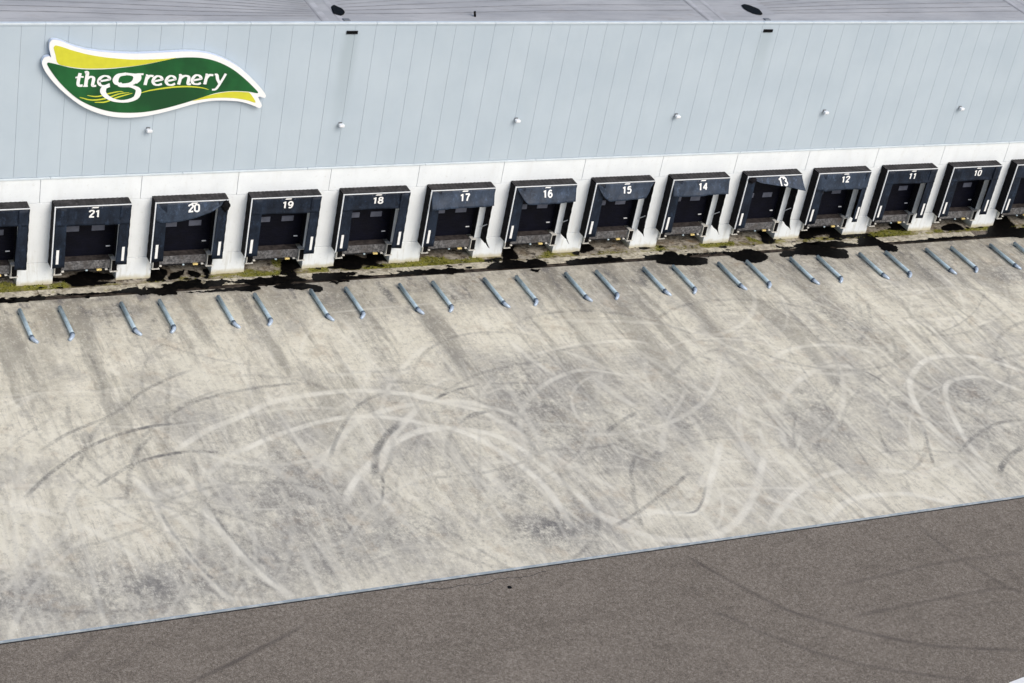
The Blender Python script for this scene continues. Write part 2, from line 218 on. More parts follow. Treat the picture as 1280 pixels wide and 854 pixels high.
MOSS=[
[(-0.58,0.4),(0.1,0.43),(0.37,0.17),(0.58,-0.14),(0.51,-0.47),(-0.13,-0.61),(-0.77,-0.53)],
[(0.68,0.02),(1.52,0.03),(1.76,-0.17),(1.68,-0.5),(0.67,-0.49)],
[(1.91,-0.02),(2.62,0.12),(2.73,-0.35),(1.78,-0.54)],
[(10.82,0.05),(11.52,0.27),(11.92,-0.02),(12.5,-0.15),(12.35,-0.61),(10.95,-0.5)],
[(12.78,1.04),(13.35,1.03),(12.99,0.16),(12.72,0.31)],
[(12.6,-0.04),(12.96,-0.02),(12.67,-0.59),(12.37,-0.55)],
[(14.34,-0.01),(15.37,-0.01),(15.26,-0.49),(14.33,-0.41)],
[(17.06,-0.21),(18.25,-0.04),(19.04,-0.07),(20.23,0.05),(20.42,0.34),(20.86,0.42),(21.61,0.08),(21.59,-0.43),(20.3,-0.59),(18.31,-0.54),(17.03,-0.45)],
[(21.01,0.26),(21.63,0.26),(21.89,-0.09),(22.8,-0.07),(23.2,0.21),(23.59,-0.16),(23.61,-0.42),(22.41,-0.47),(20.63,-0.64)],
[(27.11,0.09),(27.62,0.23),(27.63,-0.03),(27.95,-0.13),(27.01,-0.42)],
[(33.82,0.1),(34.26,0.05),(34.23,-0.42),(33.58,-0.48)],
[(36.53,0.08),(37.45,0.05),(38.61,-0.01),(38.61,-0.28),(37.19,-0.4),(36.45,-0.32)],
[(39.69,0.49),(40.14,0.24),(40.43,-0.22),(39.71,-0.07)],
[(47.59,-0.12),(48.5,0.08),(48.12,-0.47),(47.36,-0.46)],
[(37.83,-0.01),(38.73,0.04),(38.57,-0.36),(37.6,-0.4)],
[(47.73,0.07),(49.31,0.35),(50.64,-0.01),(50.27,-0.41),(47.8,-0.59),(47.37,-0.33)],
[(52.23,-0.03),(52.73,-0.08),(52.69,-0.37),(51.98,-0.37)],
[(54.29,-0.16),(56.2,-0.06),(55.85,-0.4),(54.33,-0.35)],
]
SIGN_OUT=[(1.14,11.89),(1.22,12.01),(1.38,12.03),(1.62,11.97),(2.09,11.76),(2.79,11.56),(3.75,11.43),(4.89,11.37),(6.12,11.41),(7.01,11.45),(7.73,11.41),(8.38,11.27),(9.05,10.99),(9.64,10.64),(10.26,10.11),(10.79,9.58),(11.01,9.28),(10.96,9.16),(10.66,9.22),(10.88,8.79),(10.76,8.67),(10.41,8.82),(9.83,9.0),(9.07,9.07),(8.43,9.06),(7.7,8.93),(6.9,8.7),(6.02,8.48),(5.13,8.35),(4.24,8.38),(3.43,8.59),(2.71,8.94),(2.07,9.43),(1.53,9.95),(1.11,10.47),(0.9,10.86),(0.88,11.06),(0.97,11.23),(1.18,11.28),(1.25,11.21),(1.15,11.62)]
SIGN_YT=[(1.32,11.66),(1.38,11.77),(1.59,11.73),(2.2,11.52),(2.89,11.33),(3.77,11.18),(4.91,11.09),(6.15,11.11),(6.68,11.15),(5.63,10.93),(4.93,10.81),(4.23,10.74),(3.54,10.7),(2.68,10.71),(1.98,10.81),(1.55,10.95),(1.43,11.3)]
SIGN_GR=[(1.09,10.93),(1.14,11.0),(1.55,10.9),(2.07,10.76),(2.68,10.67),(3.54,10.66),(4.41,10.73),(5.28,10.85),(6.07,11.01),(6.68,11.14),(7.3,11.17),(7.94,11.12),(8.6,10.94),(9.28,10.6),(9.88,10.15),(10.4,9.68),(10.62,9.41),(10.15,9.49),(9.39,9.53),(8.66,9.45),(7.95,9.22),(7.24,8.99),(6.36,8.75),(5.47,8.6),(4.58,8.59),(3.86,8.69),(3.14,8.94),(2.51,9.29),(1.96,9.77),(1.51,10.28),(1.18,10.75)]
SIGN_YB=[(7.6,9.08),(8.13,9.28),(8.76,9.43),(9.4,9.5),(10.05,9.46),(10.25,9.4),(10.56,8.95),(10.1,9.08),(9.43,9.19),(8.69,9.21),(8.05,9.15)]
LETTERS=[
('t',[([(2.52,10.5),(2.48,10.28),(2.46,10.02),(2.51,9.92),(2.66,9.92)],0.117,0.08),([(2.33,10.29),(2.5,10.33),(2.68,10.32)],0.055,0.055)]),
('h',[([(2.72,10.52),(2.83,10.53),(2.81,10.21),(2.79,9.89)],0.123,0.074),([(2.81,10.2),(2.94,10.31),(3.06,10.31),(3.12,10.22),(3.09,9.95),(3.13,9.89),(3.25,9.9)],0.117,0.061),([(2.69,9.89),(2.89,9.89)],0.049,0.049)]),
('e',[([(3.36,10.1),(3.77,10.18),(3.81,10.23),(3.73,10.33),(3.56,10.35),(3.4,10.25),(3.35,10.07),(3.45,9.92),(3.64,9.89),(3.84,9.96)],0.123,0.055)]),
('g',[([(4.52,10.44),(4.21,10.37),(4.08,10.18),(4.16,10.0),(4.45,9.93),(4.81,9.99),(4.97,10.19),(4.87,10.37),(4.52,10.44)],0.209,0.08),([(4.82,10.37),(5.06,10.41),(5.29,10.41)],0.123,0.061),([(5.09,10.4),(5.11,10.18),(4.97,10.02)],0.147,0.074),([(4.25,9.98),(4.38,9.88),(4.74,9.86),(5.06,9.73),(5.13,9.54),(5.01,9.29),(4.62,9.15),(4.17,9.18),(3.79,9.35),(3.58,9.59),(3.61,9.8),(3.83,9.92)],0.209,0.086)]),
('r',[([(5.4,10.35),(5.46,10.33),(5.43,10.12),(5.4,9.9)],0.117,0.074),([(5.45,10.18),(5.57,10.32),(5.74,10.31)],0.11,0.074)]),
('e',[([(5.79,10.07),(6.11,10.14),(6.13,10.19),(6.05,10.28),(5.91,10.31),(5.78,10.21),(5.74,10.05),(5.83,9.92),(5.99,9.89),(6.15,9.94)],0.117,0.055)]),
('e',[([(6.38,10.07),(6.7,10.14),(6.72,10.18),(6.64,10.28),(6.5,10.31),(6.37,10.21),(6.33,10.05),(6.42,9.91),(6.59,9.88),(6.74,9.94)],0.117,0.055)]),
('n',[([(6.88,10.34),(6.96,10.33),(6.94,10.11),(6.9,9.9)],0.117,0.074),([(6.95,10.18),(7.1,10.29),(7.24,10.3),(7.34,10.22),(7.32,9.96),(7.36,9.9),(7.46,9.91)],0.117,0.061)]),
('e',[([(7.55,10.08),(7.87,10.15),(7.89,10.2),(7.81,10.3),(7.66,10.33),(7.54,10.22),(7.5,10.06),(7.58,9.93),(7.76,9.9),(7.91,9.95)],0.117,0.055)]),
('r',[([(8.08,10.35),(8.15,10.33),(8.12,10.11),(8.09,9.89)],0.117,0.074),([(8.14,10.18),(8.26,10.32),(8.44,10.32)],0.11,0.074)]),
('y',[([(8.5,10.35),(8.6,10.33),(8.66,10.12),(8.77,9.93)],0.117,0.061),([(9.01,10.38),(8.88,10.1),(8.73,9.8),(8.61,9.64),(8.45,9.62)],0.092,0.061)]),
]
SWOOSH=[
([(5.17,9.5),(5.5,9.6),(5.8,9.66),(6.59,9.77),(7.34,9.79),(7.97,9.72),(8.31,9.62)],0.074),
([(2.9,9.45),(3.33,9.39),(3.8,9.51),(4.28,9.61),(4.47,9.58)],0.061),
([(2.57,9.37),(3.1,9.23),(3.7,9.29),(4.29,9.5),(4.73,9.55)],0.068),
([(3.24,9.12),(3.71,9.13),(4.24,9.34),(4.87,9.52)],0.068),
]
CLAD_A = (.44, .515, .575); CLAD_B = (.48, .555, .612)
YG_A = (.405, .382, .33); YG_B = (.55, .515, .44); YC_A = (.65, .60, .475); YC_B = (.79, .73, .59); YL = (.85, .80, .67); YD = (.195, .18, .158); YMARK = (.92, .875, .75); LIGHT_K = .86; DARK_K = .95
AS_A = (.168, .142, .114); AS_B = (.204, .173, .140); AS_L = (.37, .327, .276); AS_D = (.07, .057, .047)

# ------------------------------------------------------------------ helpers
def tag(o, label=None, cat=None, group=None, kind=None):
    if label: o['label'] = label
    if cat: o['category'] = cat
    if group: o['group'] = group
    if kind: o['kind'] = kind
    return o
def empty(name, loc=(0, 0, 0)):
    o = bpy.data.objects.new(name, None); o.location = loc; o.empty_display_size = .3; col.objects.link(o); return o
def link(name, me, mat=None, parent=None, loc=(0, 0, 0)):
    if mat is not None and len(me.materials) == 0: me.materials.append(mat)
    o = bpy.data.objects.new(name, me); col.objects.link(o); o.location = loc
    if parent is not None: o.parent = parent
    return o
class MB:
    def __init__(s): s.v = []; s.f = []
    def box(s, x0, x1, y0, y1, z0, z1):
        n = len(s.v); s.v += [(x, y, z) for z in (z0, z1) for y in (y0, y1) for x in (x0, x1)]
        s.f += [tuple(n+i for i in q) for q in ((0, 2, 3, 1), (4, 5, 7, 6), (0, 1, 5, 4), (2, 6, 7, 3), (0, 4, 6, 2), (1, 3, 7, 5))]; return s
    def poly(s, pts):
        n = len(s.v); s.v += [tuple(p) for p in pts]; s.f.append(tuple(range(n, n+len(pts)))); return s
    def tube(s, pts, r, n=10, rx=None):
        b = len(s.v); P = [Vector(p) for p in pts]; up = Vector((0, 0, 1))
        for i, p in enumerate(P):
            d = (P[min(i+1, len(P)-1)]-P[max(i-1, 0)]).normalized()
            a = d.cross(up); a = a.normalized() if a.length > 1e-4 else Vector((1, 0, 0)); c = a.cross(d)
            rr = r[i] if isinstance(r, (list, tuple)) else r
            for k in range(n):
                t = 2*math.pi*k/n; q = p+a*math.cos(t)*rr+c*math.sin(t)*rr; s.v.append(tuple(q))
        for i in range(len(P)-1):
            for k in range(n):
                s.f.append((b+i*n+k, b+i*n+(k+1) % n, b+(i+1)*n+(k+1) % n, b+(i+1)*n+k))
        s.f.append(tuple(b+k for k in range(n))[::-1]); s.f.append(tuple(b+(len(P)-1)*n+k for k in range(n))); return s
    def mesh(s, name, mat=None, smooth=False):
        me = bpy.data.meshes.new(name); me.from_pydata(s.v, [], s.f)
        bm = bmesh.new(); bm.from_mesh(me); bmesh.ops.recalc_face_normals(bm, faces=bm.faces); bm.to_mesh(me); bm.free()
        if mat: me.materials.append(mat)
        if smooth: me.shade_smooth()
        return me
    def build(s, name, mat, parent=None, loc=(0, 0, 0), smooth=False):
        return link(name, s.mesh(name, mat, smooth), None, parent, loc)
def bevel_box(x0, x1, y0, y1, z0, z1, b, seg=1):
    bm = bmesh.new(); bmesh.ops.create_cube(bm, size=1)
    for v in bm.verts:
        v.co.x = x0 if v.co.x < 0 else x1; v.co.y = y0 if v.co.y < 0 else y1; v.co.z = z0 if v.co.z < 0 else z1
    bmesh.ops.bevel(bm, geom=list(bm.edges), offset=b, segments=seg, affect='EDGES', profile=.5)
    me = bpy.data.meshes.new('block'); bm.to_mesh(me); bm.free(); return me
def spline(pts, step):
    P = [np.array(p, float) for p in pts]
    if len(P) == 2:
        n = max(2, int(np.linalg.norm(P[1]-P[0])/step)+1); return np.array([P[0]+(P[1]-P[0])*t for t in np.linspace(0, 1, n)])
    Q = [2*P[0]-P[1]]+P+[2*P[-1]-P[-2]]; out = []
    for i in range(1, len(Q)-2):
        a, b, c, d = Q[i-1:i+3]; n = max(2, int(np.linalg.norm(c-b)/step)+1)
        for t in np.linspace(0, 1, n, endpoint=False):
            out.append(.5*((2*b)+(-a+c)*t+(2*a-5*b+4*c-d)*t*t+(-a+3*b-3*c+d)*t**3))
    out.append(P[-1]); return np.array(out)
# ------------------------------------------------------------------ materials
class NM:
    def __init__(s, name, rough=.7, spec=.4, metal=0):
        s.m = bpy.data.materials.new(name); s.m.use_nodes = True; s.t = s.m.node_tree; s.p = s.t.nodes['Principled BSDF']
        s.p.inputs['Roughness'].default_value = rough; s.p.inputs['Specular IOR Level'].default_value = spec; s.p.inputs['Metallic'].default_value = metal
        s.geo = None
    def n(s, t, **k):
        o = s.t.nodes.new(t)
        for a, b in k.items(): setattr(o, a, b)
        return o
    def l(s, a, b): s.t.links.new(a, b)
    def pos(s):
        if s.geo is None: s.geo = s.n('ShaderNodeNewGeometry')
        return s.geo.outputs['Position']
    def noise(s, scale, detail=4, rough=.55, stretch=None, rot=None, dist=0, off=None):
        v = s.pos()
        mp = s.n('ShaderNodeMapping'); s.l(v, mp.inputs[0]); mp.inputs['Scale'].default_value = stretch or (1, 1, 1)
        if rot: mp.inputs['Rotation'].default_value = rot
        if off: mp.inputs['Location'].default_value = off
        t = s.n('ShaderNodeTexNoise'); s.l(mp.outputs[0], t.inputs['Vector'])
        t.inputs['Scale'].default_value = scale; t.inputs['Detail'].default_value = detail; t.inputs['Roughness'].default_value = rough; t.inputs['Distortion'].default_value = dist
        return t.outputs['Fac']
    def ramp(s, x, a, b, lo=0., hi=1.):
        r = s.n('ShaderNodeMapRange'); r.interpolation_type = 'SMOOTHSTEP'; s.l(x, r.inputs[0])
        for i, v in zip((1, 2, 3, 4), (a, b, lo, hi)): r.inputs[i].default_value = v
        return r.outputs[0]
    def math(s, op, a, b=None, clamp=False):
        m = s.n('ShaderNodeMath', operation=op); m.use_clamp = clamp
        for i, v in enumerate((a, b)):
            if v is None: continue
            if isinstance(v, (int, float)): m.inputs[i].default_value = v
            else: s.l(v, m.inputs[i])
        return m.outputs[0]
    def mix(s, f, a, b, mode='MIX'):
        m = s.n('ShaderNodeMix', data_type='RGBA', blend_type=mode)
        for i, v in ((0, f), (6, a), (7, b)):
            if isinstance(v, (int, float)): m.inputs[i].default_value = v
            elif isinstance(v, tuple): m.inputs[i].default_value = (*v, 1)
            else: s.l(v, m.inputs[i])
        return m.outputs[2]
    def color(s, c):
        if isinstance(c, tuple): s.p.inputs['Base Color'].default_value = (*c, 1)
        else: s.l(c, s.p.inputs['Base Color'])
        return s
    def bump(s, h, strength=.3, dist=.02):
        b = s.n('ShaderNodeBump'); b.inputs['Strength'].default_value = strength; b.inputs['Distance'].default_value = dist
        s.l(h, b.inputs['Height']); s.l(b.outputs[0], s.p.inputs['Normal'])
    def attr(s, name):
        a = s.n('ShaderNodeAttribute'); a.attribute_name = name; return a
    def sep(s, c):
        q = s.n('ShaderNodeSeparateColor'); s.l(c, q.inputs[0]); return q.outputs
    def xyz(s):
        q = s.n('ShaderNodeSeparateXYZ'); s.l(s.pos(), q.inputs[0]); return q.outputs
def plain(name, c, rough=.6, spec=.4, metal=0, var=.12, scale=3., bump=0):
    k = NM(name, rough, spec, metal); f = k.noise(scale, 5)
    lo = tuple(v*(1-var) for v in c); hi = tuple(min(1, v*(1+var)) for v in c)
    k.color(k.mix(k.ramp(f, .3, .7), lo, hi))
    if bump: k.bump(k.noise(scale*6, 4), bump, .01)
    return k.m
M = {}
# painted sandwich cladding, with two faint dirt runs below the overflow slots
k = NM('pale_blue_cladding', .62, .25); X, Y, Z = k.xyz()
c = k.mix(k.ramp(k.noise(.35, 4), .3, .7), CLAD_A, CLAD_B)
c = k.mix(k.math('MULTIPLY', k.ramp(k.noise(2.2, 5, .65, (1, 1, .35)), .45, .75), .14), c, (.44, .50, .53))
c = k.mix(k.math('MULTIPLY', k.ramp(k.noise(7, 4, .6, (1, 1, .06)), .55, .8), .10), c, (.36, .41, .43))
oi = k.n('ShaderNodeObjectInfo'); c = k.mix(k.math('MULTIPLY', oi.outputs['Random'], .10), c, (.37, .44, .48))
for sx, s_, ln in ((14.85, .38, 6.5), (37.37, .3, 3.4)):
    d = k.math('ABSOLUTE', k.math('SUBTRACT', X, sx-.02)); d = k.math('ADD', d, k.math('MULTIPLY', k.math('SUBTRACT', k.noise(1.1, 3, .5, (1, 1, .4)), .5), .35))
    a = k.math('MULTIPLY', k.ramp(d, .62, .1), k.ramp(Z, 12.1-ln, 11.8)); c = k.mix(k.math('MULTIPLY', k.math('MULTIPLY', a, s_), k.ramp(Z, 12.2, 12.1)), c, (.27, .33, .35))
k.color(c); M['clad'] = k.m
M['trim'] = plain('pale_trim_metal', (.62, .69, .73), .45, .4, 0, .06, 1.5)
M['clad_gap'] = plain('shadow_joint_backing', (.24, .27, .29), .9)
k = NM('white_concrete', .85, .2); X, Y, Z = k.xyz()
c = k.mix(k.ramp(k.noise(.8, 5), .3, .7), (.75, .785, .80), (.81, .845, .855))
c = k.mix(k.math('MULTIPLY', k.ramp(k.noise(1.6, 5, .6, (1, 1, .25)), .5, .72), .35), c, (.66, .675, .66))
c = k.mix(k.math('MULTIPLY', k.ramp(k.noise(5, 5, .7), .56, .70), .30), c, (.52, .52, .47)); c = k.mix(k.math('MULTIPLY', k.math('MULTIPLY', k.ramp(k.noise(3, 6, .7, (1.6, 1, .18), off=(2, 2, 2)), .52, .64), k.ramp(Z, 2.6, .4)), .38), c, (.47, .455, .39))
lowg = k.math('ADD', Z, k.math('MULTIPLY', k.math('SUBTRACT', k.noise(3, 4), .5), .3))
c = k.mix(k.math('MULTIPLY', k.ramp(lowg, .30, .0), .8), c, (.50, .44, .27))
k.color(c); k.bump(k.noise(20, 4), .15, .01); M['conc_white'] = k.m
k = NM('dirty_pit_concrete', .9, .15)
c = k.mix(k.ramp(k.noise(1.2, 5), .35, .65), (.34, .33, .30), (.20, .18, .15)); k.color(c); M['pit'] = k.m
# fabrics
def fabric(name, lo, hi, rough, spec):
    k = NM(name, rough, spec); f = k.noise(2.2, 5, .6, (1, 1, .5)); c = k.mix(k.ramp(f, .3, .72), lo, hi)
    c = k.mix(k.math('MULTIPLY', k.ramp(k.noise(3.2, 6, .75, (1, 1, .6)), .53, .66), .6), c, tuple(v*2.1 for v in hi)); c = k.mix(k.math('MULTIPLY', k.ramp(k.noise(14, 4, .7), .56, .7), .4), c, tuple(v*2.6 for v in hi)); k.color(c); k.bump(k.noise(5, 4, .5), .5, .03); return k.m
M['curtain'] = fabric('navy_black_curtain', (.0045, .0075, .0145), (.013, .021, .037), .55, .2)
M['curtain_skylit'] = fabric('skylit_navy_curtain', (.013, .021, .036), (.032, .049, .080), .5, .3)  # lit copy of the curtain: sky light on loose flaps put into the colour
M['cover'] = fabric('black_cover_fabric', (.003, .003, .004), (.007, .006, .008), .75, .12)
M['cap'] = fabric('grey_black_cap_fabric', (.016, .015, .016), (.042, .039, .040), .7, .2)
M['black'] = plain('black_rubber', (.004, .004, .0045), .8, .12)
M['alu'] = plain('pale_aluminium', (.74, .76, .78), .4, .5, 0, .05)
M['white'] = plain('white_paint', (.82, .82, .80), .6, .3, 0, .04)
M['cream'] = plain('cream_steel_frame', (.66, .64, .58), .55, .4, 0, .08, 6)
M['door'] = plain('navy_door_steel', (.003, .0035, .009), .5, .15, 0, .25, 2)
M['pane'] = plain('grey_acrylic_pane', (.11, .12, .16), .4, .3, 0, .15, 3)
M['jamb'] = plain('dark_steel_jamb', (.008, .008, .010), .6, .3)
k = NM('worn_checker_plate', .6, .4); v = k.n('ShaderNodeTexVoronoi'); k.l(k.pos(), v.inputs['Vector']); v.inputs['Scale'].default_value = 14
c = k.mix(k.ramp(k.noise(9, 5, .75), .38, .66), (.05, .05, .053), (.20, .197, .20)); c = k.mix(k.ramp(k.noise(1.3, 4), .45, .7), c, (.07, .062, .058)); k.color(c); k.bump(v.outputs[0], .5, .01); M['plate'] = k.m
M['deck'] = plain('dark_worn_deck', (.045, .038, .036), .7, .3, 0, .5, 5)
M['yellow'] = plain('pale_yellow_paint', (.72, .56, .22), .5, .3, 0, .2, 8)
k = NM('galvanised_pale_blue', .42, .5, .25); c = k.mix(k.ramp(k.noise(3, 5, .6), .35, .65), (.38, .49, .54), (.53, .64, .69)); c = k.mix(k.math('MULTIPLY', k.ramp(k.noise(9, 5, .7), .62, .75), .5), c, (.22, .26, .27)); k.color(c); M['galv'] = k.m
M['galv_dark'] = plain('dark_galvanised_foot', (.10, .14, .19), .5, .4, .2, .3, 6)
M['galv_light'] = plain('polished_guide_end', (.42, .50, .60), .4, .5, .2, .12, 6)
M['s_white'] = plain('sign_white', (.86, .86, .85), .35, .4, 0, .02)
M['s_side'] = plain('sign_edge', (.60, .68, .82), .4, .4, 0, .03)
k = NM('sign_green', .4, .4); k.color(k.mix(k.ramp(k.noise(.5, 3), .35, .65), (.007, .062, .018), (.012, .118, .030))); M['s_green'] = k.m
M['s_yellow'] = plain('sign_yellow', (.62, .60, .04), .4, .4, 0, .04)
M['s_lime'] = plain('sign_swoosh_yellow', (.60, .62, .05), .4, .4, 0, .05)
M['lamp'] = plain('white_lamp_housing', (.80, .82, .84), .4, .4, 0, .04)
M['lampdark'] = plain('grey_lamp_bracket', (.18, .19, .20), .5, .4)
k = NM('black_stain_water', .55, .08); k.color(k.mix(k.ramp(k.noise(5, 5, .7), .45, .75), (.0015, .0014, .0016), (.012, .010, .008))); M['puddle'] = k.m
k = NM('moss_blades', .85, .1); oi = k.n('ShaderNodeObjectInfo'); k.color(k.mix(k.ramp(k.noise(4, 3), .35, .65), (.07, .085, .012), (.25, .235, .05))); M['moss'] = k.m
# roof membrane
k = NM('grey_roof_membrane', .8, .25)
c = k.mix(k.ramp(k.noise(.45, 5, .6, (.5, 1.4, 1)), .3, .7), (.38, .385, .395), (.49, .49, .49))
c = k.mix(k.math('MULTIPLY', k.ramp(k.noise(2, 6, .7, (.22, 2.4, 1)), .5, .72), .45), c, (.25, .25, .255))
c = k.mix(k.math('MULTIPLY', k.ramp(k.noise(1.4, 5, .7, (.4, 1, 1), off=(5, 3, 0)), .56, .72), .3), c, (.30, .25, .21)); k.color(c); k.bump(k.noise(8, 4), .2, .02); M['roof'] = k.m
M['roofseam'] = plain('dark_roof_seam', (.31, .31, .32), .85, .2, 0, .2, 2)
M['rooflight'] = plain('pale_roof_valley', (.46, .46, .47), .8, .2, 0, .12, 2)
# yard concrete: mark.r light tyre wear, .g dark rubber, .b dirt, .a bare cream concrete
k = NM('yard_concrete', .9, .15); X, Y, Z = k.xyz(); at = k.attr('mark'); R_, G_, B_ = k.sep(at.outputs['Color'])[:3]; A_ = at.outputs['Alpha']
big = k.noise(.16, 5, .6, (1, .6, 1)); mid = k.noise(.9, 6, .65); fine = k.noise(5.5, 6, .75); grit = k.noise(26, 3, .7)
sp1 = k.noise(5.5, 8, .85, (1, .7, 1), off=(2, 5, 1)); st1 = k.noise(1.0, 5, .65, (1.5, .10, 1), rot=(0, 0, math.radians(4))); st2 = k.noise(1.0, 7, .75, (7, .55, 1), rot=(0, 0, math.radians(-6)), off=(9, 2, 0)); st3 = k.noise(1.0, 7, .75, (.35, 4.0, 1), rot=(0, 0, math.radians(-5)))
grey = k.mix(k.ramp(fine, .3, .7), YG_A, YG_B); cream = k.mix(k.ramp(mid, .3, .7), YC_A, YC_B)
tone = k.math('ADD', k.math('ADD', k.math('MULTIPLY', big, .8), k.math('MULTIPLY', st1, .45)), k.math('MULTIPLY', A_, .45)); tone = k.math('SUBTRACT', tone, k.math('MULTIPLY', B_, .35))
c = k.mix(k.ramp(tone, .42, .80), grey, cream)
m1 = k.ramp(k.noise(.22, 4, .6, off=(3, 1, 0)), .40, .60, .15, 1); m2 = k.math('MULTIPLY', k.ramp(k.noise(.3, 4, .6, off=(8, 5, 0)), .42, .58, .1, 1), k.math('MULTIPLY', k.ramp(X, 0, 45, .35, 1.), k.ramp(Y, -16, -7, .2, 1)))
c = k.mix(k.math('MULTIPLY', k.math('MULTIPLY', k.ramp(st2, .51, .64), .50), m1), c, YL)
c = k.mix(k.math('MULTIPLY', k.math('MULTIPLY', k.ramp(st2, .48, .36), .42), m1), c, YD)
c = k.mix(k.math('MULTIPLY', k.ramp(st3, .51, .64), k.math('MULTIPLY', m2, .5)), c, YL)
c = k.mix(k.math('MULTIPLY', k.ramp(st3, .48, .36), k.math('MULTIPLY', m2, .42)), c, YD)
c = k.mix(k.math('MULTIPLY', k.ramp(k.noise(1.7, 6, .75, (1, .7, 1), off=(3, 8, 0)), .50, .70), .30), c, (.30, .275, .225))
lp = k.noise(.42, 6, .68, (1, .7, 1), off=(4, 2, 7)); c = k.mix(k.math('MULTIPLY', k.ramp(lp, .51, .63), .42), c, (.34, .322, .295)); c = k.mix(k.math('MULTIPLY', k.ramp(lp, .50, .38), .62), c, (.76, .71, .575))
wm = k.noise(.8, 5, .7, off=(1, 9, 3)); c = k.mix(k.math('MULTIPLY', k.ramp(wm, .54, .66), .38), c, (.50, .41, .30))
fl = k.math('MULTIPLY', k.ramp(k.noise(7, 5, .8, off=(0, 3, 8)), .60, .66), k.ramp(k.noise(.35, 4, .6, off=(9, 3, 1)), .52, .62)); c = k.mix(k.math('MULTIPLY', fl, .8), c, (.84, .84, .80))
c = k.mix(k.math('MULTIPLY', k.math('MULTIPLY', k.ramp(k.noise(1.0, 6, .65, (.62, .07, 1), rot=(0, 0, math.radians(3)), off=(5, 5, 2)), .51, .60), k.ramp(Y, -21, -4, .2, 1)), .60), c, (.235, .218, .185))
wd_ = k.math('MULTIPLY', k.ramp(k.noise(1.0, 5, .6, (.36, .085, 1), rot=(0, 0, math.radians(2)), off=(1, 5, 6)), .50, .62), k.ramp(Y, -13, -2.5)); c = k.mix(k.math('MULTIPLY', wd_, .55), c, (.255, .232, .192))
# dirt blobs broken up by noise
bl = k.math('MULTIPLY', B_, k.ramp(k.math('ADD', k.math('MULTIPLY', mid, .45), k.math('MULTIPLY', sp1, .6)), .46, .60)); c = k.mix(k.math('MULTIPLY', bl, .95, True), c, (.15, .145, .14))
# grime thrown near the docks
nd = k.math('ADD', Y, k.math('MULTIPLY', k.math('SUBTRACT', st1, .5), 7.)); near = k.math('MULTIPLY', k.ramp(nd, -6.4, -1.2), k.ramp(mid, .25, .6))
c = k.mix(k.math('MULTIPLY', near, .62), c, (.29, .262, .205))
drk = k.math('MULTIPLY', k.ramp(nd, -7, -2), k.ramp(k.noise(1, 7, .75, (1.3, .5, 1), off=(1, 4, 0)), .52, .64)); c = k.mix(k.math('MULTIPLY', drk, .66), c, (.12, .115, .12))
rust = k.math('MULTIPLY', k.ramp(nd, -9, -3), k.ramp(k.noise(.7, 5, .7, (1, .8, 1), off=(7, 1, 0)), .60, .74)); c = k.mix(k.math('MULTIPLY', rust, .45), c, (.34, .235, .14))
c = k.mix(k.math('MULTIPLY', k.ramp(sp1, .52, .64), .42), c, YD); c = k.mix(k.math('MULTIPLY', k.ramp(sp1, .48, .37), .42), c, YL)
ptc = k.noise(2.6, 6, .78, off=(6, 6, 0)); c = k.mix(k.math('MULTIPLY', k.ramp(ptc, .53, .65), .36), c, (.28, .265, .242)); c = k.mix(k.math('MULTIPLY', k.ramp(ptc, .46, .30), .4), c, (.66, .64, .56))
brk = k.ramp(k.math('ADD', k.math('MULTIPLY', sp1, .7), k.math('MULTIPLY', mid, .3)), .40, .56, .25, 1)
c = k.mix(k.math('MULTIPLY', R_, k.math('MULTIPLY', brk, LIGHT_K), True), c, YMARK)
c = k.mix(k.math('MULTIPLY', G_, k.math('MULTIPLY', brk, DARK_K), True), c, (.13, .128, .126))
c = k.mix(k.math('MULTIPLY', k.ramp(grit, .66, .78), .35), c, (.16, .15, .14)); c = k.mix(k.math('MULTIPLY', k.ramp(grit, .36, .24), .4), c, (.74, .73, .68))
k.color(c); k.bump(fine, .25, .01); M['yard'] = k.m
# asphalt
k = NM('brown_grey_asphalt', .92, .2); at = k.attr('mark'); G_ = k.sep(at.outputs['Color'])[1]
g1 = k.noise(9.5, 5, .85); g2 = k.noise(24, 3, .8); g3 = k.noise(.35, 5, .6); g4 = k.noise(9, 4, .8, off=(4, 4, 4))
c = k.mix(k.ramp(g3, .3, .7), AS_A, AS_B)
c = k.mix(k.math('MULTIPLY', k.ramp(g1, .51, .62), .65), c, AS_L); c = k.mix(k.math('MULTIPLY', k.ramp(g1, .49, .38), .65), c, AS_D)
c = k.mix(k.math('MULTIPLY', k.ramp(g2, .52, .64), .6), c, AS_L); c = k.mix(k.math('MULTIPLY', k.ramp(g2, .48, .36), .6), c, AS_D)
c = k.mix(k.math('MULTIPLY', k.ramp(g4, .55, .7), .3), c, (.16, .15, .135)); c = k.mix(k.math('MULTIPLY', k.ramp(k.noise(1.3, 5, .7, (.4, 1, 1)), .5, .7), .22), c, AS_D)
c = k.mix(k.math('MULTIPLY', G_, k.ramp(g1, .3, .62, .25, .75)), c, (.045, .038, .038)); k.color(c); k.bump(g1, .4, .01); M['asphalt'] = k.m
